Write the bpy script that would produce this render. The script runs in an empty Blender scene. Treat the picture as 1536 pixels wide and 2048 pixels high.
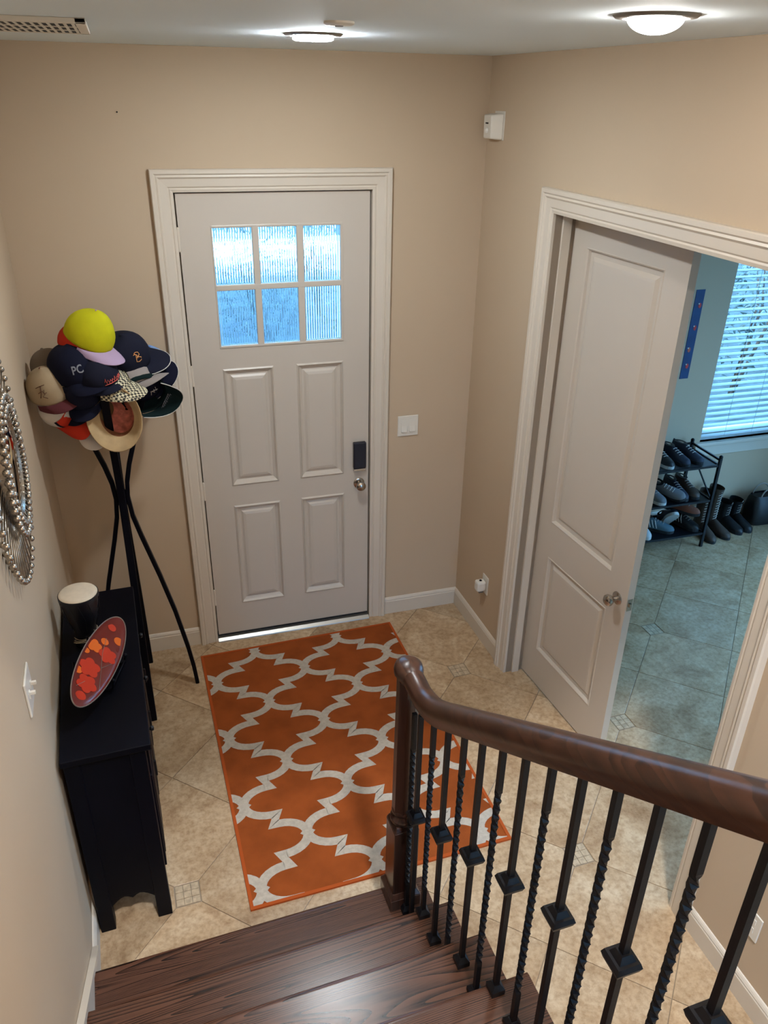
import bpy, bmesh, math, random
from mathutils import Matrix, Vector, Euler
random.seed(7)
R_ = math.radians
scene = bpy.context.scene
COL = scene.collection

# ------------------------------------------------------------------ camera
CAM_POS = Vector((-0.2055, -3.8978, 2.8797))
YAW, PITCH, ROLL, FPX = 0.30208, 0.48691, 0.018155, 1581.62
def make_camera():
    cd = bpy.data.cameras.new('camera'); co = bpy.data.objects.new('camera', cd); COL.objects.link(co)
    fwd = Vector((math.sin(YAW)*math.cos(PITCH), math.cos(YAW)*math.cos(PITCH), -math.sin(PITCH)))
    right = Vector((math.cos(YAW), -math.sin(YAW), 0)); up = right.cross(fwd)
    r = math.cos(ROLL)*right + math.sin(ROLL)*up; u = -math.sin(ROLL)*right + math.cos(ROLL)*up
    m = Matrix((( r.x, u.x, -fwd.x, CAM_POS.x), (r.y, u.y, -fwd.y, CAM_POS.y), (r.z, u.z, -fwd.z, CAM_POS.z), (0, 0, 0, 1)))
    co.matrix_world = m
    cd.sensor_fit = 'HORIZONTAL'; cd.sensor_width = 36.0; cd.lens = 36.0*FPX/1536.0
    cd.clip_start = 0.02; cd.clip_end = 300
    scene.camera = co
make_camera()

# ------------------------------------------------------------------ world, sun, exposure
SKY = (0.23, 0.57, 1.0); SKY_STRENGTH = 9.0
w = bpy.data.worlds.new('world'); scene.world = w; w.use_nodes = True
w.node_tree.nodes['Background'].inputs[0].default_value = (*SKY, 1)
w.node_tree.nodes['Background'].inputs[1].default_value = SKY_STRENGTH
sd = bpy.data.lights.new('sun', 'SUN'); sd.energy = 6.0; sd.color = (0.75, 0.92, 1.0); sd.angle = R_(1)
so = bpy.data.objects.new('sun', sd); COL.objects.link(so)
so.matrix_world = Vector((-0.80, -0.04, 0.60)).to_track_quat('Z', 'Y').to_matrix().to_4x4(); so.location = (-8, 2, 9)     # low sun from the windowless side of the house, lights the street
scene.view_settings.view_transform = 'Standard'; scene.view_settings.look = 'None'
scene.view_settings.exposure = 0.0; scene.view_settings.gamma = 1.0; scene.view_settings.use_curve_mapping = False
scene.cycles.caustics_reflective = False; scene.cycles.caustics_refractive = True
scene.cycles.max_bounces = 7; scene.cycles.diffuse_bounces = 4; scene.cycles.glossy_bounces = 3; scene.cycles.transmission_bounces = 5; scene.cycles.transparent_max_bounces = 8; scene.cycles.use_light_tree = False; scene.cycles.use_adaptive_sampling = True; scene.cycles.adaptive_threshold = 0.03
DOME_L, CAN_L, UP_FILL_L = 124.0, 465.0, 830.0     # lamp radiances, the last for the added stairwell fill

# ------------------------------------------------------------------ helpers
def srgb(r, g, b):
    f = lambda c: (c/255/12.92) if c/255 <= 0.04045 else ((c/255+0.055)/1.055)**2.4
    return (f(r), f(g), f(b))
class MB:
    def __init__(s): s.v = []; s.f = []
    def add(s, vs, fs, M=None):
        o = len(s.v)
        s.v += [tuple(M @ Vector(q)) if M is not None else tuple(q) for q in vs]
        s.f += [tuple(i+o for i in f) for f in fs]
        return s
    def box(s, x0, x1, y0, y1, z0, z1, M=None):
        vs = [(x, y, z) for x in (x0, x1) for y in (y0, y1) for z in (z0, z1)]
        return s.add(vs, [(0,1,3,2), (4,6,7,5), (0,4,5,1), (2,3,7,6), (0,2,6,4), (1,5,7,3)], M)
    def frustum(s, c, a, b, z0, z1, M=None):      # square (half a) at z0 to square (half b) at z1
        vs = [(c[0]+i*a, c[1]+j*a, z0) for i, j in ((-1,-1),(1,-1),(1,1),(-1,1))] + [(c[0]+i*b, c[1]+j*b, z1) for i, j in ((-1,-1),(1,-1),(1,1),(-1,1))]
        return s.add(vs, [(3,2,1,0), (4,5,6,7), (0,1,5,4), (1,2,6,5), (2,3,7,6), (3,0,4,7)], M)
    def prism(s, poly, z0, z1, M=None, inset=0.0, bev=0.0):
        n = len(poly)
        vs = [(x, y, z0) for x, y in poly] + [(x, y, z1-bev) for x, y in poly]
        fs = [tuple(reversed(range(n)))]
        for i in range(n): fs.append((i, (i+1) % n, n+(i+1) % n, n+i))
        if bev > 0:
            cx = sum(q[0] for q in poly)/n; cy = sum(q[1] for q in poly)/n
            for x, y in poly:
                d = math.hypot(x-cx, y-cy) or 1; k = 1-inset/d
                vs.append((cx+(x-cx)*k, cy+(y-cy)*k, z1))
            for i in range(n): fs.append((n+i, n+(i+1) % n, 2*n+(i+1) % n, 2*n+i))
            fs.append(tuple(range(2*n, 3*n)))
        else: fs.append(tuple(range(n, 2*n)))
        return s.add(vs, fs, M)
    def lathe(s, prof, n=24, c=(0,0,0), M=None, sx=1, sy=1, cap=True):
        vs = []; fs = []; m = len(prof)
        for i in range(n):
            a = 2*math.pi*i/n
            for r, z in prof: vs.append((c[0]+r*math.cos(a)*sx, c[1]+r*math.sin(a)*sy, c[2]+z))
        for i in range(n):
            j = (i+1) % n
            for k in range(m-1): fs.append((i*m+k, j*m+k, j*m+k+1, i*m+k+1))
        if cap:
            if prof[0][0] > 1e-6: fs.append(tuple(reversed([i*m for i in range(n)])))
            if prof[-1][0] > 1e-6: fs.append(tuple(i*m+m-1 for i in range(n)))
        return s.add(vs, fs, M)
    def sphere(s, c, r, n=12, k=8, M=None, sz=1):
        return s.lathe([(max(1e-7, r*math.sin(math.pi*i/k)), -r*math.cos(math.pi*i/k)*sz) for i in range(k+1)], n, c, M, cap=False)
    def sweep(s, path, prof, up=(0,0,1), M=None, cap=True, twist=None, scl=None):
        P = [Vector(q) for q in path]; n = len(P); m = len(prof); up = Vector(up); vs = []; fs = []
        for i in range(n):
            t = (P[min(i+1, n-1)]-P[max(i-1, 0)]).normalized()
            sd_ = t.cross(up)
            if sd_.length < 1e-5: sd_ = t.cross(Vector((0.9, 0.3, 0.1)))
            sd_.normalize(); u2 = sd_.cross(t)
            k = scl[i] if scl else 1.0
            if twist: a = twist[i]; sd2 = sd_*math.cos(a)+u2*math.sin(a); u3 = -sd_*math.sin(a)+u2*math.cos(a)
            else: sd2, u3 = sd_, u2
            for a_, b_ in prof: vs.append(tuple(P[i]+sd2*a_*k+u3*b_*k))
        for i in range(n-1):
            for j in range(m): fs.append((i*m+j, i*m+(j+1) % m, (i+1)*m+(j+1) % m, (i+1)*m+j))
        if cap: fs.append(tuple(reversed(range(m)))); fs.append(tuple(range((n-1)*m, n*m)))
        return s.add(vs, fs, M)
    def tube(s, path, r, n=8, M=None, scl=None):
        return s.sweep(path, [(r*math.cos(2*math.pi*i/n), r*math.sin(2*math.pi*i/n)) for i in range(n)], (0.13, 0.21, 0.97), M, True, None, scl)
    def grid(s, rows, M=None, close=False):
        m = len(rows[0]); vs = [q for r in rows for q in r]; fs = []
        for i in range(len(rows)-1):
            for j in range(m if close else m-1): fs.append((i*m+j, i*m+(j+1) % m, (i+1)*m+(j+1) % m, (i+1)*m+j))
        return s.add(vs, fs, M)
    def build(s, name, mt, parent=None, M=None, smooth=False, bevel=0.0, kind=None, label=None):
        me = bpy.data.meshes.new(name); me.from_pydata(s.v, [], s.f); me.update()
        bm = bmesh.new(); bm.from_mesh(me); bmesh.ops.recalc_face_normals(bm, faces=bm.faces); bm.to_mesh(me); bm.free()
        o = bpy.data.objects.new(name, me); COL.objects.link(o)
        if mt is not None: me.materials.append(mt)
        if M is not None: o.matrix_basis = M
        if parent is not None: o.parent = parent
        if smooth:
            for q in me.polygons: q.use_smooth = True
            if smooth != 'all': me.set_sharp_from_angle(angle=R_(38))
        if bevel > 0:
            b = o.modifiers.new('bevel', 'BEVEL'); b.width = bevel; b.segments = 2; b.limit_method = 'ANGLE'; b.angle_limit = R_(40)
        if kind: o['kind'] = kind
        if label: o['label'] = label
        return o
def tag(o, label=None, cat=None, group=None, kind=None):
    if label: o['label'] = label
    if cat: o['category'] = cat
    if group: o['group'] = group
    if kind: o['kind'] = kind
    return o
def thing(name, label, cat, M=None, group=None, kind=None):
    o = bpy.data.objects.new(name, None); COL.objects.link(o); o.empty_display_size = 0.05
    if M is not None: o.matrix_basis = M
    return tag(o, label, cat, group, kind)
def share(src, name, parent, M=None):
    c = src.copy(); c.name = name; COL.objects.link(c); c.parent = parent
    c.matrix_basis = M if M is not None else Matrix()
    return c
def T(x, y, z): return Matrix.Translation((x, y, z))
def RZ(a): return Matrix.Rotation(a, 4, 'Z')
def basis(X, Y, Z, O=(0,0,0)):
    return Matrix(((X[0], Y[0], Z[0], O[0]), (X[1], Y[1], Z[1], O[1]), (X[2], Y[2], Z[2], O[2]), (0, 0, 0, 1)))
def text_mb(txt, size, M, bold=0.0, warp=None, depth=0.0006):
    cu = bpy.data.curves.new('t', 'FONT'); cu.body = txt; cu.size = size; cu.align_x = 'CENTER'; cu.align_y = 'CENTER'; cu.extrude = depth; cu.offset = bold; cu.resolution_u = 3
    o = bpy.data.objects.new('t', cu); COL.objects.link(o); dg = bpy.context.evaluated_depsgraph_get(); me = o.evaluated_get(dg).to_mesh()
    mb = MB(); vs = [tuple(v.co) for v in me.vertices]; fs = [tuple(q.vertices) for q in me.polygons]
    if warp: vs = [warp(*v) for v in vs]
    mb.add(vs, fs, M); o.evaluated_get(dg).to_mesh_clear(); bpy.data.objects.remove(o); bpy.data.curves.remove(cu)
    return mb

# ------------------------------------------------------------------ materials
def mat(name, col, rough=0.5, metal=0.0, var=0.0, vscale=6.0, bump=0.0, bscale=60.0, spec=0.5, col2=None, emis=None, estr=0.0, coat=0.0, sheen=0.0, stretch=None):
    m = bpy.data.materials.new(name); m.use_nodes = True; nt = m.node_tree; b = nt.nodes['Principled BSDF']
    b.inputs['Base Color'].default_value = (*col, 1); b.inputs['Roughness'].default_value = rough; b.inputs['Metallic'].default_value = metal
    b.inputs['Specular IOR Level'].default_value = spec; b.inputs['Coat Weight'].default_value = coat; b.inputs['Sheen Weight'].default_value = sheen
    if emis: b.inputs['Emission Color'].default_value = (*emis, 1); b.inputs['Emission Strength'].default_value = estr
    tc = nt.nodes.new('ShaderNodeTexCoord'); src = tc.outputs['Object']
    if stretch:
        mp = nt.nodes.new('ShaderNodeMapping'); mp.inputs['Scale'].default_value = stretch; nt.links.new(src, mp.inputs['Vector']); src = mp.outputs[0]
    if var > 0 or col2:
        n = nt.nodes.new('ShaderNodeTexNoise'); n.inputs['Scale'].default_value = vscale; n.inputs['Detail'].default_value = 5; nt.links.new(src, n.inputs['Vector'])
        rp = nt.nodes.new('ShaderNodeValToRGB'); nt.links.new(n.outputs['Fac'], rp.inputs[0])
        c2 = col2 if col2 else tuple(c*(1-var) for c in col); c1 = col if col2 else tuple(min(1, c*(1+var*0.6)) for c in col)
        rp.color_ramp.elements[0].color = (*c2, 1); rp.color_ramp.elements[0].position = 0.34; rp.color_ramp.elements[1].color = (*c1, 1); rp.color_ramp.elements[1].position = 0.66
        nt.links.new(rp.outputs[0], b.inputs['Base Color'])
    if bump > 0:
        n2 = nt.nodes.new('ShaderNodeTexNoise'); n2.inputs['Scale'].default_value = bscale; n2.inputs['Detail'].default_value = 3; nt.links.new(src, n2.inputs['Vector'])
        bp = nt.nodes.new('ShaderNodeBump'); bp.inputs['Strength'].default_value = bump; bp.inputs['Distance'].default_value = 0.004
        nt.links.new(n2.outputs['Fac'], bp.inputs['Height']); nt.links.new(bp.outputs[0], b.inputs['Normal'])
    return m
def mat_tile():
    m = mat('travertine', (0.5, 0.4, 0.29), 0.26, spec=0.45); nt = m.node_tree; b = nt.nodes['Principled BSDF']; L = nt.links.new
    tc = nt.nodes.new('ShaderNodeTexCoord'); oi = nt.nodes.new('ShaderNodeObjectInfo')
    ad = nt.nodes.new('ShaderNodeVectorMath'); ad.operation = 'ADD'; mu = nt.nodes.new('ShaderNodeVectorMath'); mu.operation = 'SCALE'
    cb = nt.nodes.new('ShaderNodeCombineXYZ'); L(oi.outputs['Random'], cb.inputs[0]); L(oi.outputs['Random'], cb.inputs[1]); L(oi.outputs['Random'], cb.inputs[2])
    L(cb.outputs[0], mu.inputs[0]); mu.inputs['Scale'].default_value = 37; L(tc.outputs['Object'], ad.inputs[0]); L(mu.outputs[0], ad.inputs[1])
    n1 = nt.nodes.new('ShaderNodeTexNoise'); n1.inputs['Scale'].default_value = 4.5; n1.inputs['Detail'].default_value = 7; n1.inputs['Roughness'].default_value = 0.62; n1.inputs['Distortion'].default_value = 0.8; L(ad.outputs[0], n1.inputs['Vector'])
    n2 = nt.nodes.new('ShaderNodeTexNoise'); n2.inputs['Scale'].default_value = 46; n2.inputs['Detail'].default_value = 7; n2.inputs['Roughness'].default_value = 0.68; L(ad.outputs[0], n2.inputs['Vector'])
    r1 = nt.nodes.new('ShaderNodeValToRGB'); L(n1.outputs['Fac'], r1.inputs[0])
    e = r1.color_ramp.elements; e[0].position = 0.3; e[0].color = (0.34, 0.215, 0.12, 1); e[1].position = 0.70; e[1].color = (0.60, 0.46, 0.31, 1)
    k = e.new(0.48); k.color = (0.49, 0.345, 0.21, 1)
    r2 = nt.nodes.new('ShaderNodeValToRGB'); L(n2.outputs['Fac'], r2.inputs[0]); e2 = r2.color_ramp.elements; e2[0].position = 0.30; e2[0].color = (0.62, 0.55, 0.48, 1); e2[1].position = 0.58; e2[1].color = (1, 1, 1, 1)
    mx = nt.nodes.new('ShaderNodeMix'); mx.data_type = 'RGBA'; mx.blend_type = 'MULTIPLY'; mx.inputs[0].default_value = 0.85; L(r1.outputs[0], mx.inputs[6]); L(r2.outputs[0], mx.inputs[7])
    hs = nt.nodes.new('ShaderNodeHueSaturation'); mr = nt.nodes.new('ShaderNodeMapRange'); L(oi.outputs['Random'], mr.inputs[0]); mr.inputs[3].default_value = 0.9; mr.inputs[4].default_value = 1.08
    L(mr.outputs[0], hs.inputs['Value']); L(mx.outputs[2], hs.inputs['Color']); L(hs.outputs[0], b.inputs['Base Color'])
    bp = nt.nodes.new('ShaderNodeBump'); bp.inputs['Strength'].default_value = 0.12; bp.inputs['Distance'].default_value = 0.003; L(n2.outputs['Fac'], bp.inputs['Height']); L(bp.outputs[0], b.inputs['Normal'])
    return m
def mat_wood(name, dark, mid, rough, axis='X', scale=1.0, st=0.085, rings=34):
    m = mat(name, mid, rough, spec=0.5); nt = m.node_tree; b = nt.nodes['Principled BSDF']; L = nt.links.new
    tc = nt.nodes.new('ShaderNodeTexCoord'); oi = nt.nodes.new('ShaderNodeObjectInfo')
    mp = nt.nodes.new('ShaderNodeMapping'); L(tc.outputs['Object'], mp.inputs['Vector'])
    s = {'X': (st, 1, 1), 'Y': (1, st, 1), 'Z': (1, 1, st)}[axis]; mp.inputs['Scale'].default_value = tuple(c*scale for c in s)
    cb = nt.nodes.new('ShaderNodeCombineXYZ'); mu = nt.nodes.new('ShaderNodeMath'); mu.operation = 'MULTIPLY'; mu.inputs[1].default_value = 23; L(oi.outputs['Random'], mu.inputs[0])
    for i in range(3): L(mu.outputs[0], cb.inputs[i])
    L(cb.outputs[0], mp.inputs['Location'])
    n0 = nt.nodes.new('ShaderNodeTexNoise'); n0.inputs['Scale'].default_value = 6.0; n0.inputs['Detail'].default_value = 1.2; n0.inputs['Distortion'].default_value = 0.3; L(mp.outputs[0], n0.inputs['Vector'])
    m1 = nt.nodes.new('ShaderNodeMath'); m1.operation = 'MULTIPLY'; m1.inputs[1].default_value = rings; L(n0.outputs['Fac'], m1.inputs[0])
    fr = nt.nodes.new('ShaderNodeMath'); fr.operation = 'FRACT'; L(m1.outputs[0], fr.inputs[0])
    n1 = nt.nodes.new('ShaderNodeTexNoise'); n1.inputs['Scale'].default_value = 70; n1.inputs['Detail'].default_value = 4; n1.inputs['Roughness'].default_value = 0.7; L(mp.outputs[0], n1.inputs['Vector'])
    ad = nt.nodes.new('ShaderNodeMath'); ad.operation = 'MULTIPLY_ADD'; ad.inputs[1].default_value = 0.62; L(fr.outputs[0], ad.inputs[0])
    m2 = nt.nodes.new('ShaderNodeMath'); m2.operation = 'MULTIPLY'; m2.inputs[1].default_value = 0.62; L(n1.outputs['Fac'], m2.inputs[0]); L(m2.outputs[0], ad.inputs[2])
    rp = nt.nodes.new('ShaderNodeValToRGB'); L(ad.outputs[0], rp.inputs[0]); e = rp.color_ramp.elements
    e[0].position = 0.3; e[0].color = (*dark, 1); e[1].position = 0.62; e[1].color = (*mid, 1)
    q = e.new(0.88); q.color = (*[c*1.25 for c in mid], 1)
    L(rp.outputs[0], b.inputs['Base Color'])
    return m
def mat_weave(name, c1, c2, scale=220, rough=0.9):
    m = mat(name, c1, rough, spec=0.1); nt = m.node_tree; b = nt.nodes['Principled BSDF']; L = nt.links.new
    tc = nt.nodes.new('ShaderNodeTexCoord'); ch = nt.nodes.new('ShaderNodeTexChecker'); ch.inputs['Scale'].default_value = scale; L(tc.outputs['Object'], ch.inputs['Vector'])
    ch.inputs['Color1'].default_value = (*c1, 1); ch.inputs['Color2'].default_value = (*c2, 1); L(ch.outputs['Color'], b.inputs['Base Color'])
    return m
def mat_pane(name):
    m = bpy.data.materials.new(name); m.use_nodes = True; nt = m.node_tree; nt.nodes.clear(); L = nt.links.new
    o = nt.nodes.new('ShaderNodeOutputMaterial'); mx = nt.nodes.new('ShaderNodeMixShader'); tr = nt.nodes.new('ShaderNodeBsdfTransparent'); gl = nt.nodes.new('ShaderNodeBsdfGlossy'); gl.inputs['Roughness'].default_value = 0.03
    mx.inputs[0].default_value = 0.07; L(tr.outputs[0], mx.inputs[1]); L(gl.outputs[0], mx.inputs[2]); L(mx.outputs[0], o.inputs[0]); return m
def mat_reeded(name):
    m = bpy.data.materials.new(name); m.use_nodes = True; nt = m.node_tree; nt.nodes.clear(); L = nt.links.new
    o = nt.nodes.new('ShaderNodeOutputMaterial'); g = nt.nodes.new('ShaderNodeBsdfRefraction'); g.inputs['IOR'].default_value = 1.45; g.inputs['Roughness'].default_value = 0.02; g.inputs['Color'].default_value = (0.93, 0.98, 1, 1)
    gl = nt.nodes.new('ShaderNodeBsdfGlossy'); gl.inputs['Roughness'].default_value = 0.05; mx = nt.nodes.new('ShaderNodeMixShader'); mx.inputs[0].default_value = 0.05
    L(g.outputs[0], mx.inputs[1]); L(gl.outputs[0], mx.inputs[2]); L(mx.outputs[0], o.inputs[0]); return m
def mat_emit(name, col, s):
    m = bpy.data.materials.new(name); m.use_nodes = True; nt = m.node_tree; nt.nodes.clear()
    o = nt.nodes.new('ShaderNodeOutputMaterial'); e = nt.nodes.new('ShaderNodeEmission'); e.inputs[0].default_value = (*col, 1); e.inputs[1].default_value = s; nt.links.new(e.outputs[0], o.inputs[0]); return m

M_WALL = mat('wall_paint', (0.545, 0.425, 0.305), 0.75, var=0.02, vscale=2, spec=0.25)
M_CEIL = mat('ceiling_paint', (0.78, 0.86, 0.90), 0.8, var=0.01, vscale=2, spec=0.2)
M_TRIM = mat('trim_paint', (0.65, 0.575, 0.485), 0.38, var=0.015, vscale=3, spec=0.45)
M_DOOR = mat('door_paint', (0.57, 0.505, 0.435), 0.36, var=0.02, vscale=2, spec=0.45)
M_TILE = mat_tile()
M_GROUT = mat('grout', (0.29, 0.225, 0.16), 0.9)
M_MOS = mat('mosaic', (0.48, 0.37, 0.25), 0.35, var=0.25, vscale=45)
M_WOOD = mat_wood('dark_oak', (0.013, 0.006, 0.0045), (0.080, 0.035, 0.021), 0.26, 'X', 1.35, 0.06, 46)
M_RAIL = mat_wood('rail_oak', (0.026, 0.011, 0.007), (0.046, 0.019, 0.011), 0.32, 'Y', 1.6, 0.008, 9)
M_NEWEL = mat_wood('newel_oak', (0.016, 0.007, 0.005), (0.036, 0.014, 0.009), 0.28, 'Z', 1.6, 0.03, 14)
M_IRON = mat('wrought_iron', (0.0035, 0.0035, 0.006), 0.45, 0.0, bump=0.06, bscale=90, spec=0.3)
M_BLACK = mat('black_lacquer', (0.0018, 0.0018, 0.005), 0.48, var=0.3, vscale=3, spec=0.12)
M_NICKEL = mat('brushed_nickel', (0.48, 0.44, 0.40), 0.22, 1.0)
M_SILVER = mat('champagne_silver', (0.52, 0.46, 0.39), 0.26, 1.0, var=0.25, vscale=30)
M_MIRROR = mat('mirror_glass', (0.85, 0.85, 0.85), 0.02, 1.0)
M_WHITE = mat('white_plastic', (0.72, 0.68, 0.61), 0.35, var=0.01)
M_ORANGE = mat('rug_orange', (0.275, 0.063, 0.013), 0.92, var=0.16, vscale=7, bump=0.25, bscale=260, spec=0.12)
M_RUGW = mat('rug_ivory', (0.46, 0.40, 0.33), 0.92, var=0.12, vscale=60, bump=0.25, bscale=260, spec=0.12)
M_RUGE = mat('rug_edge', (0.38, 0.075, 0.016), 0.92, spec=0.1)
M_ALU = mat('threshold_aluminium', (0.5, 0.47, 0.43), 0.35, 0.9)
M_RUBBER = mat('black_rubber', (0.01, 0.01, 0.012), 0.7)
M_PANE = mat_pane('window_glass')
M_REED = mat_reeded('reeded_glass')
M_SLAT = mat('blind_slat', (0.42, 0.47, 0.48), 0.45)
M_LENS = mat_emit('lamp_glass', (1.0, 0.97, 0.93), DOME_L)
M_CANL = mat_emit('can_lens', (0.88, 0.96, 1.0), CAN_L)

# ------------------------------------------------------------------ frames of the room
TH = 0.036
M_IN = RZ(TH)                                                    # hall things run 2 degrees off the front wall
A_R = 0.0275
M_R = basis((math.sin(A_R), -math.cos(A_R), 0), (math.cos(A_R), math.sin(A_R), 0), (0, 0, 1), (1.495, 0, 0))   # s toward the stairs, d into the wall
M_L = M_IN @ basis((0, 1, 0), (-1, 0, 0), (0, 0, 1), (-0.725, 0, 0))
H, H2 = 3.041, 5.4
OP0, OP1, OPT = 0.735, 2.25, 2.445                              # side doorway along the right wall

# ------------------------------------------------------------------ structure
def wall_with_hole(x0, x1, z1, hx0, hx1, hz0, hz1, d0, d1):
    m = MB()
    m.box(x0, hx0, d0, d1, 0, z1); m.box(hx1, x1, d0, d1, 0, z1); m.box(hx0, hx1, d0, d1, hz1, z1)
    if hz0 > 0.001: m.box(hx0, hx1, d0, d1, 0, hz0)
    return m
tag(wall_with_hole(-0.95, 1.62, H2, -0.02, 0.934, 0, 2.49, 0, 0.15).build('wall_front', M_WALL), 'beige front wall around the entry door', 'wall', kind='structure')
wl = MB(); wl.box(-5.6, 0.1, 0, 0.12, 0, H2); tag(wl.build('wall_left', M_WALL, M=M_L), 'beige left wall carrying the sunburst mirror', 'wall', kind='structure')
tag(wall_with_hole(-0.05, 5.6, H2, OP0, OP1, 0, OPT, 0, 0.115).build('wall_right', M_WALL, M=M_R), 'beige right wall with the open side doorway', 'wall', kind='structure')
m = MB(); m.box(-1.1, 0.76, -5.65, -5.5, 0, 2.75); m.box(-1.1, 1.8, -5.65, -5.5, 2.75, H2); tag(m.build('wall_back', M_WALL), 'beige wall closing the stairwell behind the stairs', 'wall', kind='structure')
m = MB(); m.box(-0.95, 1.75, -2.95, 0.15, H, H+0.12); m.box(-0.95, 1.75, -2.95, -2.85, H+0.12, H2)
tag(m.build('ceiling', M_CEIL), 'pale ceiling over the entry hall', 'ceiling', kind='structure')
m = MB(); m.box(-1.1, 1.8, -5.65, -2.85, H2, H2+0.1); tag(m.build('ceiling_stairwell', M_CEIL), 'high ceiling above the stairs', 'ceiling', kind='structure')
m = MB(); m.box(0.70, 0.76, -5.5, -4.62, 0, 2.75); tag(m.build('wall_landing', M_WALL), 'wall between the stair landing and the added back door', 'wall', kind='structure')
m = MB(); m.box(0.70, 1.8, -5.5, -4.52, 2.75, 2.85); tag(m.build('ceiling_corridor', M_CEIL), 'low ceiling over the added back door', 'ceiling', kind='structure')
m = wall_with_hole(0.70, 1.75, 2.75, 0.78, 1.56, 0.03, 2.40, -4.62, -4.52); tag(m.build('wall_corridor', M_WALL), 'wall with the added glazed back door closing the corridor beside the stairs', 'wall', kind='structure')
# adjoining room
WY = 0.56; WX0, WX1, WZ0, WZ1 = 3.6, 4.52, 0.655, 2.35
tag(wall_with_hole(1.5, 4.7, H, WX0, WX1, WZ0, WZ1, WY, WY+0.16).build('wall_room_front', M_WALL), 'grey-lit wall around the blind-covered window in the adjoining room', 'wall', kind='structure')
m = MB(); m.box(1.5, 1.62, 0.15, WY, 0, H); m.box(1.505, 1.62, 0.0, 0.15, 0, H); tag(m.build('wall_room_left', M_WALL), 'short return wall of the adjoining room behind the door', 'wall', kind='structure')
tag(wall_with_hole(-3.3, WY, H, -2.9, -0.3, 0.05, 2.5, -4.7, -4.6).build('wall_room_right', M_WALL, M=basis((0, 1, 0), (-1, 0, 0), (0, 0, 1))), 'far side wall of the adjoining room', 'wall', kind='structure')
m = MB(); m.box(1.66, 4.7, -3.4, -3.3, 0, H); tag(m.build('wall_room_back', M_WALL), 'rear wall of the adjoining room', 'wall', kind='structure')
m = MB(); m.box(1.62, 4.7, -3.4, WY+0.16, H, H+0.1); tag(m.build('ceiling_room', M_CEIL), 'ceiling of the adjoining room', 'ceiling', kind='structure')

# floor: tiles laid diagonally with small mosaic inserts
floor = MB(); floor.box(-1.1, 4.7, -5.65, WY+0.16, -0.1, -0.004); floor = tag(floor.build('floor', M_GROUT), 'diagonal travertine tile floor with small mosaic inserts', 'floor', kind='structure')
GO = Vector((1.935, -1.27)); GA = R_(46.8); G1 = Vector((math.cos(GA), math.sin(GA))); G2 = Vector((-math.sin(GA), math.cos(GA))); GS = 0.4565
INSERTS = {(0, 0), (2, 0), (-2, 0), (0, 2), (-4, 3)}
def clip(poly, a, b, c):        # keep a*x+b*y<=c
    out = []
    for i in range(len(poly)):
        P, Q = poly[i], poly[(i+1) % len(poly)]; dp = a*P[0]+b*P[1]-c; dq = a*Q[0]+b*Q[1]-c
        if dp <= 0: out.append(P)
        if dp*dq < 0: t = dp/(dp-dq); out.append((P[0]+(Q[0]-P[0])*t, P[1]+(Q[1]-P[1])*t))
    return out
def gpt(i, j): return GO+G1*GS*i+G2*GS*j
J = 0.0014; CH = 0.0705
for i in range(-12, 14):
    for j in range(-12, 10):
        pts = []
        for (a, b), (d1, d2) in (((0, 0), ((0, 1), (1, 0))), ((1, 0), ((-1, 0), (0, 1))), ((1, 1), ((0, -1), (-1, 0))), ((0, 1), ((1, 0), (0, -1)))):
            n = (i+a, j+b); base = gpt(*n)+(G1*(1-2*a)+G2*(1-2*b))*J
            if n in INSERTS:
                pts.append(tuple(base+(G1*d1[0]+G2*d1[1])*CH)); pts.append(tuple(base+(G1*d2[0]+G2*d2[1])*CH))
            else: pts.append(tuple(base))
        c = gpt(i+0.5, j+0.5)
        if c.x < 1.5 and (c.y > 0.35 or c.y < -3.9) : continue
        if c.x < 0.1 and c.y < -2.6: continue
        if c.x > 5.1 or c.y < -3.5 and c.x > 1.6: continue
        for cl in ((1, 0, 4.6), (-1, 0, 0.74), (0, 1, WY), (0, -1, 4.2)):
            pts = clip(pts, *cl)
            if len(pts) < 3: break
        if len(pts) >= 3 and c.x < 1.5: pts = clip(pts, 0, 1, 0.14)
        if len(pts) < 3: continue
        t = MB(); t.prism(pts, -0.009, 0.0, None, 0.0012, 0.0008); t.build('tile', M_TILE, floor)
for n in sorted(INSERTS):
    c = gpt(*n)
    for a in range(3):
        for b in range(3):
            q = MB(); s_ = 0.0149; cc = (a-1)*0.0315, (b-1)*0.0315
            q.prism([(-s_, -s_), (s_, -s_), (s_, s_), (-s_, s_)], -0.009, 0.0, T(c.x, c.y, 0) @ RZ(GA-R_(45)) @ T(cc[0], cc[1], 0), 0.0008, 0.0008)
            q.build('mosaic_tile', M_MOS, floor)

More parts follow.
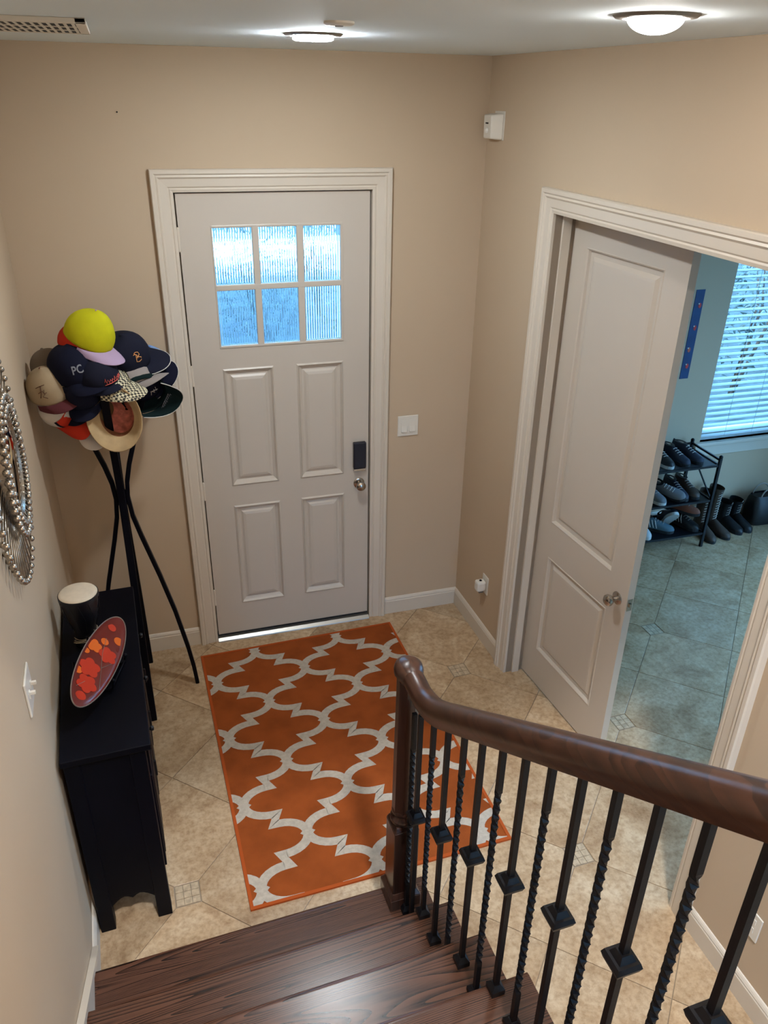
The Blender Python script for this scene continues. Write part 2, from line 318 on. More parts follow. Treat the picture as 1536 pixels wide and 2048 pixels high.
# ------------------------------------------------------------------ trim
CPROF = [(0, 0.0), (0, -0.013), (0.012, -0.016), (0.018, -0.013), (0.024, -0.018), (0.056, -0.020), (0.064, -0.027), (0.072, -0.024), (0.078, -0.030), (0.092, -0.030), (0.096, -0.024), (0.096, 0.0)]
def casing(name, label, x0, x1, zt, M, depth, extra_jamb=True):
    root = thing(name, label, 'door frame', M, kind='structure')
    for part in ('side', 'head', 'side2'):
        mb = MB(); rows = []
        for wd, d in CPROF:
            if part == 'side': rows.append([(x0-wd, d, 0), (x0-wd, d, zt+wd)])
            elif part == 'side2': rows.append([(x1+wd, d, 0), (x1+wd, d, zt+wd)])
            else: rows.append([(x0-wd, d, zt+wd), (x1+wd, d, zt+wd)])
        mb.grid(rows); mb.build('head_casing' if part == 'head' else 'side_casing', M_TRIM, root)
    for a, b in ((x0-0.018, x0), (x1, x1+0.018)):
        j = MB(); j.box(a, b, 0.0, depth, 0, zt+0.018); j.build('jamb', M_TRIM, root)
    j = MB(); j.box(x0, x1, 0.0, depth, zt, zt+0.018); j.build('head_jamb', M_TRIM, root)
    return root
tr1 = casing('trim_1', 'moulded off-white casing around the front entry door', -0.006, 0.920, 2.474, None, 0.12)
tr2 = casing('trim_2', 'moulded off-white casing around the side doorway', OP0, OP1, OPT, M_R, 0.115)
st = MB(); st.box(-0.006, 0.012, 0.049, 0.09, 0, 2.474); st.box(0.902, 0.920, 0.049, 0.09, 0, 2.474); st.box(-0.006, 0.92, 0.049, 0.09, 2.456, 2.474); st.build('door_stop', M_TRIM, tr1)
st = MB(); st.box(OP0, OP0+0.011, 0.035, 0.075, 0, OPT); st.box(OP0, OP1, 0.035, 0.075, OPT-0.011, OPT); st.box(OP1-0.011, OP1, 0.035, 0.075, 0, OPT); st.build('door_stop', M_TRIM, tr2)
BPROF = [(0, 0), (-0.013, 0), (-0.013, 0.088), (-0.010, 0.094), (-0.012, 0.099), (-0.008, 0.108), (-0.004, 0.113), (0, 0.115)]
def baseboard(name, label, s0, s1, M):
    mb = MB(); mb.grid([[(s0, d, z), (s1, d, z)] for d, z in BPROF]); n = len(BPROF)
    mb.add([(s0, d, z) for d, z in BPROF], [tuple(range(n))]); mb.add([(s1, d, z) for d, z in BPROF], [tuple(range(n))])
    return tag(mb.build(name, M_TRIM, M=M), label, 'baseboard', kind='structure')
baseboard('baseboard_front_left', 'baseboard left of the front door behind the hat stand', -0.70, -0.102, None)
baseboard('baseboard_front_right', 'baseboard between the front door and the corner', 1.016, 1.495, None)
baseboard('baseboard_left', 'baseboard along the left wall behind the black cabinet', -1.90, -0.045, M_L)
baseboard('baseboard_right', 'short baseboard between the corner and the side doorway', 0.013, OP0-0.096, M_R)
baseboard('baseboard_right_near', 'baseboard along the right wall nearest the stairs', OP1+0.096, 5.4, M_R)
baseboard('baseboard_room', 'baseboard under the window in the adjoining room', 1.63, 4.6, T(0, WY, 0))

# ------------------------------------------------------------------ front door
def panel_rings(rect, rings):
    x0, x1, z0, z1 = rect; mb = MB(); loops = []
    for ins, d in rings: loops.append([(x0+ins, d, z0+ins), (x1-ins, d, z0+ins), (x1-ins, d, z1-ins), (x0+ins, d, z1-ins)])
    mb.grid(loops, close=True); mb.add(loops[-1], [(0, 1, 2, 3)]); return mb
def knob_set(parent, x, z, d, sgn=-1):
    q = MB(); M = T(x, d, z) @ Matrix.Rotation(R_(90), 4, 'X')
    q.lathe([(0.0001, 0.006), (0.026, 0.006), (0.031, 0.003), (0.032, 0)], 24, M=M); k = q.build('knob_rose', M_NICKEL, parent, smooth=True)
    q = MB(); q.lathe([(0.011, 0.0), (0.010, 0.022), (0.013, 0.028), (0.022, 0.034), (0.0275, 0.045), (0.026, 0.056), (0.018, 0.063), (0.0001, 0.065)], 24, M=M); q.build('knob', M_NICKEL, k, smooth=True)
DW, DZ0, DZ1 = 0.914, 0.035, 2.468
fd = thing('door_1', 'off-white front door with six reeded panes over four raised panels', 'door', T(0, 0.004, 0), kind='structure')
LX = [(0.153, 0.335), (0.367, 0.547), (0.581, 0.763)]; LZ = [(1.762, 2.029), (2.057, 2.316)]
PX = [(0.15, 0.406), (0.524, 0.772)]; PZ = [(0.235, 0.873), (0.993, 1.644)]
s = MB(); th = 0.044
xs = [0.002, 0.145, 0.771, DW-0.002]
s.box(0.002, 0.15, 0, th, DZ0, DZ1); s.box(0.772, DW-0.002, 0, th, DZ0, DZ1)
s.box(0.15, 0.772, 0, th, DZ0, PZ[0][0]); s.box(0.15, 0.772, 0, th, PZ[0][1], PZ[1][0]); s.box(0.15, 0.772, 0, th, PZ[1][1], 1.748); s.box(0.15, 0.772, 0, th, 2.330, DZ1)
s.box(0.406, 0.524, 0, th, PZ[0][0], PZ[0][1]); s.box(0.406, 0.524, 0, th, PZ[1][0], PZ[1][1])
s.build('slab', M_DOOR, fd)
for px in PX:
    for pz in PZ:
        mb = panel_rings((px[0], px[1], pz[0], pz[1]), [(0, 0), (0.008, -0.006), (0.016, 0.006), (0.030, 0.013), (0.038, 0.011), (0.048, 0.004), (0.062, 0.001)])
        mb.build('raised_panel', M_DOOR, fd)
g = MB()
g.box(0.15, 0.772, -0.004, 0.03, 1.748, LZ[0][0]); g.box(0.15, 0.772, -0.004, 0.03, LZ[1][1], 2.330); g.box(0.15, 0.772, -0.004, 0.03, LZ[0][1], LZ[1][0])
for a, b in ((0.145, LX[0][0]), (LX[0][1], LX[1][0]), (LX[1][1], LX[2][0]), (LX[2][1], 0.777)): g.box(a, b, -0.0035, 0.029, 1.748, 2.330)
g.build('muntin_grille', M_DOOR, fd, bevel=0.004)
for lx in LX:
    for lz in LZ:
        q = MB(); n = 15; rows = []; pts = []
        wv = (lx[1]-lx[0])/n
        for i in range(n):
            for k in range(6):
                a = math.pi*k/6; pts.append((lx[0]+wv*(i+k/6), 0.014-0.006*math.sin(a)))
        pts.append((lx[1], 0.014))
        q.prism(pts+[(lx[1], 0.022), (lx[0], 0.022)], lz[0], lz[1])
        q.build('reeded_pane', M_REED, fd)
for z in (0.30, 0.98, 1.62, 2.27):
    q = MB(); q.lathe([(0.007, -0.05), (0.007, 0.05)], 10, c=(-0.001, -0.006, z)); q.lathe([(0.0001, -0.056), (0.005, -0.053), (0.005, 0.053), (0.0001, 0.056)], 10, c=(-0.001, -0.006, z)); q.build('hinge', M_TRIM, fd, smooth=True)
q = MB(); q.box(0.822, 0.894, -0.026, 0, 1.022, 1.180); lk = q.build('smart_lock', mat('lock_black', (0.004, 0.004, 0.014), 0.3), fd, bevel=0.006)
q = MB(); q.box(0.824, 0.892, -0.022, 0, 1.006, 1.021); q.build('lock_base', M_NICKEL, lk, bevel=0.002)
knob_set(fd, 0.858, 0.925, 0)
q = MB(); q.box(DW-0.0022, DW-0.0005, 0.006, 0.03, 0.885, 0.965); q.box(DW-0.0022, DW-0.0005, 0.006, 0.03, 1.05, 1.12); q.build('latch_plate', mat('latch_brass', (0.12, 0.07, 0.04), 0.4, 0.8), fd)
thr = thing('trim_3', 'metal threshold with black seal under the front door', 'threshold', T(0, 0, 0), kind='structure')
q = MB(); q.prism([(-0.03, 0), (0.12, 0), (0.12, 0.018), (-0.01, 0.018), (-0.028, 0.006)], -0.002, 0.918, basis((0, 1, 0), (0, 0, 1), (1, 0, 0), (-0.002, 0, 0))); q.build('sill', M_ALU, thr)
q = MB(); q.box(0, 0.914, 0.012, 0.04, 0.018, 0.036); q.build('seal', M_RUBBER, thr)

# ------------------------------------------------------------------ side door leaf, ajar into the next room
LW = 0.74
ang = math.atan2(-0.99618, 0.08734)
M_D2 = T(1.612, -0.722, 0) @ RZ(ang)          # local x along the leaf, local y away from the hall
d2 = thing('door_2', 'tall two-panel off-white door standing ajar in the side doorway', 'door', M_D2, kind='structure')
U = [(0.118, 0.612, 1.005, 2.322), (0.128, 0.616, 0.230, 0.812)]
s = MB(); z0, z1 = 0.012, 2.432; th = 0.036
s.box(0, 0.118, 0, th, z0, z1); s.box(0.616, LW, 0, th, z0, z1); s.box(0.118, 0.616, 0, th, z0, 0.230); s.box(0.118, 0.616, 0, th, 0.812, 1.005); s.box(0.118, 0.616, 0, th, 2.322, z1)
s.box(0.118, 0.128, 0, th, 0.23, 0.812); s.box(0.612, 0.616, 0, th, 1.005, 2.322)
s.build('slab', M_DOOR, d2)
for r in U:
    mb = panel_rings(r, [(0, 0), (0.004, -0.003), (0.010, 0.002), (0.014, 0.013), (0.034, 0.014), (0.038, 0.012), (0.050, 0.005), (0.062, 0.004)]); mb.build('raised_panel', M_DOOR, d2)
    mb = panel_rings(r, [(0, th), (0.012, th-0.008), (0.05, th-0.002)]); mb.build('raised_panel', M_DOOR, d2)
knob_set(d2, 0.676, 0.906, 0)
q = MB(); q.box(LW-0.0005, LW+0.002, 0.006, 0.031, 0.875, 0.935); lp = q.build('latch_plate', M_NICKEL, d2)
q = MB(); q.box(LW+0.0015, LW+0.008, 0.013, 0.024, 0.896, 0.914); q.build('latch_bolt', M_NICKEL, lp)
for z in (0.25, 1.2, 2.2):
    q = MB(); q.lathe([(0.007, -0.05), (0.007, 0.05)], 10, c=(-0.006, 0.036, z)); q.build('hinge', M_NICKEL, d2, smooth=True)

# ------------------------------------------------------------------ stairs
RISE, RUN, Y1, XS0, XS1, NT = 0.18, 0.252, -1.99, -0.712, 0.503, 9
stair = thing('staircase', 'dark oak staircase rising from the tiled hall toward the viewer', 'staircase', M_IN)
for k in range(NT):
    y = Y1-RUN*k; z = RISE*(k+1); back = y-RUN-0.03 if k < NT-1 else -5.45
    q = MB(); prof = [(y-0.0, z-0.013), (y-0.004, z-0.004), (y-0.013, z), (y-0.018, z), (back, z), (back, z-0.026), (y-0.018, z-0.026), (y-0.013, z-0.026), (y-0.004, z-0.022)]
    n = len(prof); q.add([(XS0, a, b) for a, b in prof]+[(XS1, a, b) for a, b in prof], [tuple(range(n)), tuple(reversed(range(n, 2*n)))]+[(i, (i+1) % n, n+(i+1) % n, n+i) for i in range(n)])
    q.build('tread', M_WOOD, stair, smooth=True)
    q = MB(); q.box(XS0, XS1-0.028, y-0.045, y-0.028, z-RISE, z-0.026); q.build('riser', M_TRIM, stair)
q = MB(); poly = [(Y1-0.045, 0.0)]
for k in range(NT):
    poly += [(Y1-0.045-RUN*k, RISE*(k+1)-0.026), (Y1-0.045-RUN*(k+1), RISE*(k+1)-0.026)]
poly += [(Y1-0.045-RUN*NT, 0.0)]
q.prism(poly, XS1-0.045, XS1-0.029, basis((0, 1, 0), (0, 0, 1), (1, 0, 0))); q.build('stringer', M_TRIM, stair)
# wall-side skirt, notched round the treads, with a moulding along its top
sk = thing('trim_4', 'off-white skirt board climbing the left wall beside the stairs', 'skirt board', M_IN, kind='structure')
q = MB(); sl = RISE/RUN
ys = -1.885; top = lambda y: 0.118 + max(0.0, (ys-y))*sl
poly = [(ys, 0.0), (ys, top(ys)), (-5.3, top(-5.3)), (-5.3, 0.0)]
q.prism(poly, -0.725, -0.711, basis((0, 1, 0), (0, 0, 1), (1, 0, 0))); q.build('board', M_TRIM, sk)
for o, wdt, tk in ((0.0, 0.010, 0.022), (-0.018, 0.006, 0.018)):
    q = MB(); q.sweep([(-0.7235, ys+0.02, top(ys)+o), (-0.7235, -5.3, top(-5.3)+o)], [(-tk, -wdt), (-tk, wdt), (0.0, wdt), (0.0, -wdt)]); q.build('cap_moulding', M_TRIM, sk)

# ------------------------------------------------------------------ railing
XB = 0.395
rail = thing('stair_railing', 'dark wooden handrail on black iron balusters beside the stairs', 'railing', M_IN)
RB = lambda y: 1.176+0.705*(-2.183-y)          # underside of the rail
PROF = [(-0.024, -0.036), (0.024, -0.036), (0.026, -0.022), (0.033, -0.012), (0.034, 0.006), (0.029, 0.022), (0.018, 0.033), (0.0, 0.037), (-0.018, 0.033), (-0.029, 0.022), (-0.034, 0.006), (-0.033, -0.012), (-0.026, -0.022)]
path = []
for y in (-4.9, -4.2, -3.6, -3.0, -2.7, -2.45, -2.33): path.append((XB, y, RB(y)+0.044))
yb = -2.33; zb = RB(yb)+0.044
for t in (0.25, 0.5, 0.75, 1.0):      # easing down to level
    y = yb+0.17*t; path.append((XB, y, zb-0.705*0.17*(t-0.42*t*t)))
zl = path[-1][2]; path += [(XB, -2.125, zl+0.004), (XB, -2.09, zl+0.007)]
NY = -2.045; CAPZ = zl+0.008
q = MB(); q.sweep(path, PROF); hr = q.build('handrail', M_RAIL, rail, smooth=True)
# newel post: plinth moulding, square base block, turned neck, chamfered shaft, rounded cap
nw = MB(); c = (XB, NY); b0 = RISE
nw.frustum(c, 0.0465, 0.0465, b0, 0.575); nw.frustum(c, 0.0465, 0.038, 0.575, 0.595)
newel = nw.build('newel_post', M_NEWEL, rail, bevel=0.004)
q = MB(); q.frustum(c, 0.060, 0.060, b0, b0+0.055); q.frustum(c, 0.060, 0.047, b0+0.055, b0+0.078); q.build('plinth_moulding', M_NEWEL, newel, bevel=0.003)
q = MB(); q.lathe([(0.040, 0.592), (0.047, 0.602), (0.047, 0.612), (0.040, 0.620), (0.037, 0.632), (0.042, 0.642), (0.042, 0.650), (0.036, 0.66)], 20, c=(XB, NY, 0)); q.build('turned_collar', M_NEWEL, newel, smooth=True)
oc = lambda r: [(r*math.cos(R_(22.5+45*i)), r*math.sin(R_(22.5+45*i))) for i in range(8)]
q = MB(); q.sweep([(XB, NY, 0.65), (XB, NY, 0.9), (XB, NY, CAPZ-0.03)], oc(0.041), up=(0, 1, 0), scl=[1, 0.97, 0.9]); q.build('shaft', M_NEWEL, newel)
q = MB(); q.lathe([(0.0001, -0.042), (0.030, -0.042), (0.034, -0.034), (0.036, -0.022), (0.046, -0.010), (0.047, 0.008), (0.042, 0.024), (0.028, 0.034), (0.0001, 0.039)], 28, c=(XB, NY, CAPZ), sy=1.12); q.build('rail_cap', M_RAIL, newel, smooth=True)
def tread_z(y):
    k = int(math.floor((Y1-y)/RUN)); return RISE*(min(max(k, 0), NT-1)+1)
B = 0.0072
def baluster(y, twisted):
    zb, zt = tread_z(y), RB(y)+0.014
    q = MB()
    if twisted:
        P, tw = [], []; n = 84; L = zt-zb
        for i in range(n+1):
            t = i/n; P.append((XB, y, zb+L*t)); k = min(max((t-0.16)/0.68, 0), 1); tw.append(k*math.pi*2*5.5)
        q.sweep(P, [(-B, -B), (B, -B), (B, B), (-B, B)], up=(0, 1, 0), twist=tw)
        b = q.build('twisted_baluster', M_IRON, rail)
    else:
        q.box(XB-B, XB+B, y-B, y+B, zb, zt); b = q.build('baluster', M_IRON, rail)
        kz = 0.747+0.714*(-2.183-y); q = MB()
        q.frustum((XB, y), 0.009, 0.018, kz-0.031, kz-0.015); q.frustum((XB, y), 0.024, 0.028, kz-0.015, kz-0.002); q.frustum((XB, y), 0.028, 0.024, kz-0.002, kz+0.010); q.frustum((XB, y), 0.018, 0.011, kz+0.010, kz+0.025)
        q.build('knuckle', M_IRON, b)
    q = MB(); q.frustum((XB, y), 0.0195, 0.0195, zb, zb+0.018); q.frustum((XB, y), 0.0195, 0.0095, zb+0.018, zb+0.031); q.build('shoe', M_IRON, b)
baluster(-2.112, True)
for k in range(9):
    baluster(-2.163-0.2016*k, False)
    baluster(-2.264-0.2016*k, True)

# ------------------------------------------------------------------ rug
RW_, RL_ = 1.141, 1.670
M_RUG = T(-0.118, -0.142, 0.0) @ RZ(0.0244)        # local x across, local -y toward the stairs
rug = thing('area_rug', 'orange rug with ivory trellis pattern lying before the front door', 'rug', M_RUG)
q = MB(); q.box(0, RW_, -RL_, 0, 0.0005, 0.007); q.build('rug_field', M_ORANGE, rug)
def clip_rect(poly, x0, x1, y0, y1):
    for c_ in ((1, 0, x1), (-1, 0, -x0), (0, 1, y1), (0, -1, -y0)):
        poly = clip(poly, *c_)
        if len(poly) < 3: return []
    return poly
AW, BH, A0, B0 = 0.244, 0.2215, 0.057, 0.263
def edge_pts():       # from top node (0,h) to right node (w,0): arc, step, arc
    rx, ry = 0.116, 0.083; P = []
    for i in range(9):
        a = R_(100)*i/8; P.append((rx-rx*math.cos(a), BH-ry*math.sin(a)))
    Q = [(AW-x, BH-y) for x, y in reversed(P)]
    return P+Q
EP = edge_pts(); HW = 0.0205
def strip(pts, zz):
    n = len(pts); Lf, Rt = [], []; tre = MB()
    for i in range(n):
        if i == 0: d = Vector(pts[1])-Vector(pts[0])
        elif i == n-1: d = Vector(pts[-1])-Vector(pts[-2])
        else:
            d1 = (Vector(pts[i])-Vector(pts[i-1])).normalized(); d2_ = (Vector(pts[i+1])-Vector(pts[i])).normalized(); d = d1+d2_
        d.normalize(); nn = Vector((-d.y, d.x)); k = 1.0
        if 0 < i < n-1: k = 1/max(0.62, nn.dot(Vector((-d1.y, d1.x))))
        Lf.append(Vector(pts[i])+nn*HW*k); Rt.append(Vector(pts[i])-nn*HW*k)
    for i in range(n-1):
        poly = clip_rect([tuple(Lf[i]), tuple(Rt[i]), tuple(Rt[i+1]), tuple(Lf[i+1])], 0.012, RW_-0.012, -RL_+0.012, -0.012)
        if poly: tre.add([(x, y, zz) for x, y in poly], [tuple(range(len(poly)))])
        elif tre.f: tre.build('trellis_band', M_RUGW, rug); tre = MB()
    if tre.f: tre.build('trellis_band', M_RUGW, rug)
for i in range(-2, 7):
    for j in range(-3, 9):
        if (i+j) % 2: continue
        cx, cy = A0+AW*i, -(B0+BH*j)          # a node where four bands meet
        for sx_ in (1, -1): strip([(cx+sx_*x, cy+(y-BH)) for x, y in EP], 0.0076 if sx_ > 0 else 0.0079)
        dia = clip_rect([(cx-0.034, cy), (cx, cy-0.030), (cx+0.034, cy), (cx, cy+0.030)], 0.012, RW_-0.012, -RL_+0.012, -0.012)
        if dia:
            q = MB(); q.add([(x, y, 0.0082) for x, y in dia], [tuple(range(len(dia)))]); q.build('trellis_node', M_RUGW, rug)
e = MB(); b_ = 0.012
e.box(-0.002, b_, -RL_-0.002, 0.002, 0.0, 0.0095); e.box(RW_-b_, RW_+0.002, -RL_-0.002, 0.002, 0.0, 0.0095); e.box(b_, RW_-b_, -RL_-0.002, -RL_+b_, 0.0, 0.0095); e.box(b_, RW_-b_, -b_, 0.002, 0.0, 0.0095)
e.build('bound_edge', M_RUGE, rug)

# ------------------------------------------------------------------ black cabinet
cab = thing('console_cabinet', 'narrow black console cabinet against the left wall', 'cabinet', M_IN @ T(-0.565, -1.2155, 0))
hx, hy, ZT = 0.147, 0.515, 0.90
q = MB(); q.box(-hx, hx, -hy, hy, ZT-0.026, ZT); q.build('top', M_BLACK, cab, bevel=0.003)
q = MB(); q.box(-0.138, 0.122, -0.500, 0.500, 0.165, ZT-0.026); q.build('body', M_BLACK, cab, bevel=0.002)
for sx_ in (-1, 1):
    for sy_ in (-1, 1):
        cx = -0.113 if sx_ < 0 else 0.100; cy = sy_*0.478
        q = MB(); q.prism([(cx-0.027, cy-0.027), (cx+0.027, cy-0.027), (cx+0.027, cy+0.027), (cx-0.027, cy+0.027)], 0.0, 0.87); q.build('leg', M_BLACK, cab, bevel=0.003)
def apron(x0, x1, M):
    pts = [(x0, 0.20), (x0, 0.115)]
    for i in range(13):
        t = i/12; x = x0+(x1-x0)*t
        zz = 0.115+0.045*math.sin(math.pi*min(1, t/0.36)/2) if t < 0.36 else (0.115+0.045*math.sin(math.pi*min(1, (1-t)/0.36)/2) if t > 0.64 else 0.16-0.017*(math.cos((t-0.5)/0.14*math.pi)*0.5+0.5))
        pts.append((x, zz))
    pts += [(x1, 0.115), (x1, 0.20)]
    q = MB(); q.prism(pts, -0.008, 0.008, M); return q
for sy_ in (-1, 1): apron(-0.090, 0.078, basis((1, 0, 0), (0, 0, 1), (0, -1, 0), (0, sy_*0.488, 0))).build('apron', M_BLACK, cab)
apron(-0.452, 0.452, basis((0, 1, 0), (0, 0, 1), (1, 0, 0), (0.112, 0, 0))).build('apron', M_BLACK, cab)
for k in range(3):
    y0 = -0.445+0.299*k
    q = MB(); q.box(0.122, 0.134, y0, y0+0.288, 0.70, 0.86); d = q.build('drawer', M_BLACK, cab, bevel=0.002)
    q = MB(); q.lathe([(0.005, 0.0), (0.005, 0.012), (0.011, 0.018), (0.009, 0.026), (0.0001, 0.028)], 12, M=T(0.134, y0+0.144, 0.78) @ Matrix.Rotation(R_(90), 4, 'Y')); q.build('knob', M_IRON, d, smooth=True)
    q = MB(); q.box(0.122, 0.134, y0, y0+0.288, 0.21, 0.69); d = q.build('door', M_BLACK, cab, bevel=0.002)
    q = MB(); q.box(0.134, 0.137, y0+0.03, y0+0.258, 0.25, 0.65); q.build('door_panel', M_BLACK, d, bevel=0.001)
    q = MB(); q.box(0.134, 0.146, y0+0.255, y0+0.266, 0.43, 0.51); q.build('pull', M_IRON, d, bevel=0.003)

# drum on the cabinet
M_SKIN = mat('drum_skin', (0.70, 0.60, 0.47), 0.55, var=0.12, vscale=16)
M_DRUM = mat('drum_black', (0.005, 0.005, 0.009), 0.35)
drum = thing('hand_drum', 'small black hand drum with pale skin head on the black cabinet', 'drum', T(-0.577, -1.085, ZT) @ Matrix.Diagonal((0.92, 0.92, 1.02, 1)))
q = MB(); q.lathe([(0.047, 0), (0.050, 0.006), (0.044, 0.03), (0.047, 0.075), (0.066, 0.14), (0.076, 0.19), (0.077, 0.222)], 32); q.build('shell', M_DRUM, drum, smooth=True)
q = MB(); q.lathe([(0.0001, 0.237), (0.066, 0.237), (0.076, 0.233), (0.0795, 0.229), (0.0795, 0.227), (0.077, 0.227)], 32, cap=False); q.build('drum_head', M_SKIN, drum, smooth=True)
q = MB(); q.lathe([(0.078, 0.213), (0.083, 0.213), (0.083, 0.227), (0.078, 0.228)], 32, cap=False); hp = q.build('hoop', M_DRUM, drum, smooth=True)
for k in range(12):
    a = 2*math.pi*k/12; a2 = a+math.pi/12; q = MB()
    q.tube([(0.082*math.cos(a), 0.082*math.sin(a), 0.213), (0.074*math.cos(a2), 0.074*math.sin(a2), 0.14), (0.052*math.cos(a2), 0.052*math.sin(a2), 0.08)], 0.0012, 5); q.build('tuning_cord', M_DRUM, drum)
M_CORD = mat('jute_cord', (0.42, 0.34, 0.24), 0.9)
for k in range(4):
    q = MB(); P = [( (0.052+0.002*k)*math.cos(R_(a)), (0.052+0.002*k)*math.sin(R_(a)), 0.050-0.009*k+0.010*math.cos(R_(a*1.5+40*k))) for a in range(-150, 61, 15)]; q.tube(P, 0.0014, 5); q.build('cord', M_CORD, drum)
q = MB()
for k in range(6): a = R_(60*k); q.tube([(0.045, -0.034, 0.055), (0.045+0.012*math.cos(a), -0.036+0.008*math.sin(a), 0.055+0.016*math.sin(a))], 0.0014, 5)
q.build('cord_knot', M_CORD, drum)

# oval dish on a low stand
el, az, pa, pb = 0.80, -0.30, 0.258, 0.073
nrm = Vector((math.cos(el)*math.cos(az), math.cos(el)*math.sin(az), math.sin(el))); hv = Vector((-math.sin(az), math.cos(az), 0)); wv_ = nrm.cross(hv)
M_DISH = basis(hv, wv_, nrm, (-0.517, -1.336, 0.984))
M_PLUM = mat('dish_plum', (0.14, 0.012, 0.011), 0.22, coat=0.4); M_RED = mat('dish_red', (0.52, 0.030, 0.012), 0.22, coat=0.4); M_ORG = mat('dish_orange', (0.72, 0.13, 0.012), 0.22, coat=0.4)
M_GOLD = mat('dish_rim', (0.25, 0.20, 0.17), 0.4, 0.4)
dish = thing('oval_dish', 'long oval plum dish with red and orange blossoms on the cabinet', 'dish', M_DISH)
q = MB(); q.lathe([(0.0001, -0.006), (0.85, -0.006), (1.0, 0.006), (1.0, 0.009), (0.93, 0.004), (0.8, 0.0), (0.0001, 0.0)], 48, sx=pa, sy=pb); q.build('dish_body', M_PLUM, dish, smooth=True)
rimp = [(pa*math.cos(2*math.pi*i/60), pb*math.sin(2*math.pi*i/60), 0.008) for i in range(61)]
q = MB(); q.tube(rimp, 0.0022, 6); q.build('rim', M_GOLD, dish, smooth=True)
def inell(x, y, k=0.93): return (x/pa)**2+(y/pb)**2 < k*k
def blossom(x, y, r, mt, n=5, ph=0.0):
    q = MB()
    pts = []
    for i in range(n*8):
        a = 2*math.pi*i/(n*8)+ph; rr = r*(0.74+0.26*abs(math.cos(n*a/2-n*ph/2))); X, Y = x+rr*math.cos(a), y+rr*math.sin(a)
        k = math.hypot(X/pa, Y/pb)
        if k > 0.9: X, Y = X*0.9/k, Y*0.9/k
        pts.append((X, Y))
    q.prism(pts, 0.0003, 0.0014); q.build('blossom', mt, dish)
def dot(x, y, r, mt):
    q = MB(); pts = []
    for i in range(16):
        a = 2*math.pi*i/16; X, Y = x+r*math.cos(a), y+r*math.sin(a); k = math.hypot(X/pa, Y/pb)
        if k > 0.93: X, Y = X*0.93/k, Y*0.93/k
        pts.append((X, Y))
    q.prism(pts, 0.0003, 0.0013); q.build('blossom', mt, dish)
blossom(-0.06, 0.018, 0.045, M_RED, 5, 0.3); blossom(-0.135, 0.0, 0.042, M_RED, 5, 0.9); blossom(0.045, -0.022, 0.040, M_RED, 5, 0.5); blossom(0.05, 0.040, 0.032, M_ORG, 5, 0.2)
dot(-0.20, 0.0, 0.021, M_RED); dot(-0.10, 0.052, 0.017, M_ORG); dot(0.10, 0.012, 0.017, M_ORG); dot(0.145, -0.036, 0.02, M_ORG); dot(0.19, 0.012, 0.018, M_RED); dot(0.005, 0.058, 0.013, M_ORG); dot(0.105, -0.052, 0.012, M_PLUM)
q = MB(); q.tube([(0.12, 0.012, 0.001), (0.04, 0.0, 0.0012), (-0.05, -0.028, 0.001), (-0.13, -0.052, 0.001)], 0.0011, 5); q.tube([(-0.03, -0.022, 0.001), (0.02, -0.05, 0.001)], 0.001, 5); q.tube([(-0.17, 0.03, 0.001), (-0.13, 0.01, 0.001)], 0.001, 5); q.build('painted_stem', M_GOLD, dish)
stand = thing('dish_stand', 'low black rack holding the oval dish on the cabinet', 'stand', T(-0.517, -1.336, ZT) @ RZ(az))
# local x points away from the wall (down-slope side), local y along the dish
for y in (-0.075, 0.075):
    q = MB(); q.tube([(-0.062, y, 0.135), (-0.058, y, 0.004), (0.03, y, 0.004), (0.064, y, 0.012), (0.072, y, 0.045)], 0.0045, 8); f = q.build('rack_foot', M_BLACK, stand, smooth=True)
    q = MB(); q.sphere((0.072, y, 0.049), 0.008); q.build('peg_knob', M_BLACK, f, smooth=True)
q = MB(); q.tube([(0.068, -0.075, 0.026), (0.068, 0.075, 0.026)], 0.0038, 8); q.build('front_bar', M_BLACK, stand, smooth=True)
q = MB(); q.tube([(-0.058, -0.075, 0.06), (-0.058, 0.075, 0.06)], 0.0038, 8); q.build('rear_bar', M_BLACK, stand, smooth=True)

# ------------------------------------------------------------------ sunburst mirror
mir = thing('sunburst_mirror', 'round sunburst mirror of silver rods and balls on the left wall', 'mirror', M_L @ T(-1.456, -0.030, 1.862))
FZ = basis((1, 0, 0), (0, 0, 1), (0, -1, 0))      # lathe axis out of the wall
q = MB(); q.lathe([(0.0001, 0.016), (0.07, 0.0145), (0.125, 0.009), (0.15, 0.004), (0.15, -0.012)], 40, M=FZ); q.build('mirror_glass', M_MIRROR, mir, smooth=True)
q = MB(); q.lathe([(0.148, -0.014), (0.148, 0.006), (0.155, 0.012), (0.163, 0.008), (0.163, -0.014)], 40, M=FZ, cap=False); q.build('bezel', M_SILVER, mir, smooth=True)
q = MB(); q.lathe([(0.0001, -0.028), (0.17, -0.028), (0.17, -0.014), (0.0001, -0.014)], 24, M=FZ); q.build('backing', M_BLACK, mir)
def rod_mesh(r0, r1, rr, dz0, dz1):
    q = MB(); q.tube([(r0, -dz0, 0), (r1, -dz1, 0)], rr, 6); return q
rod0 = ball0 = None
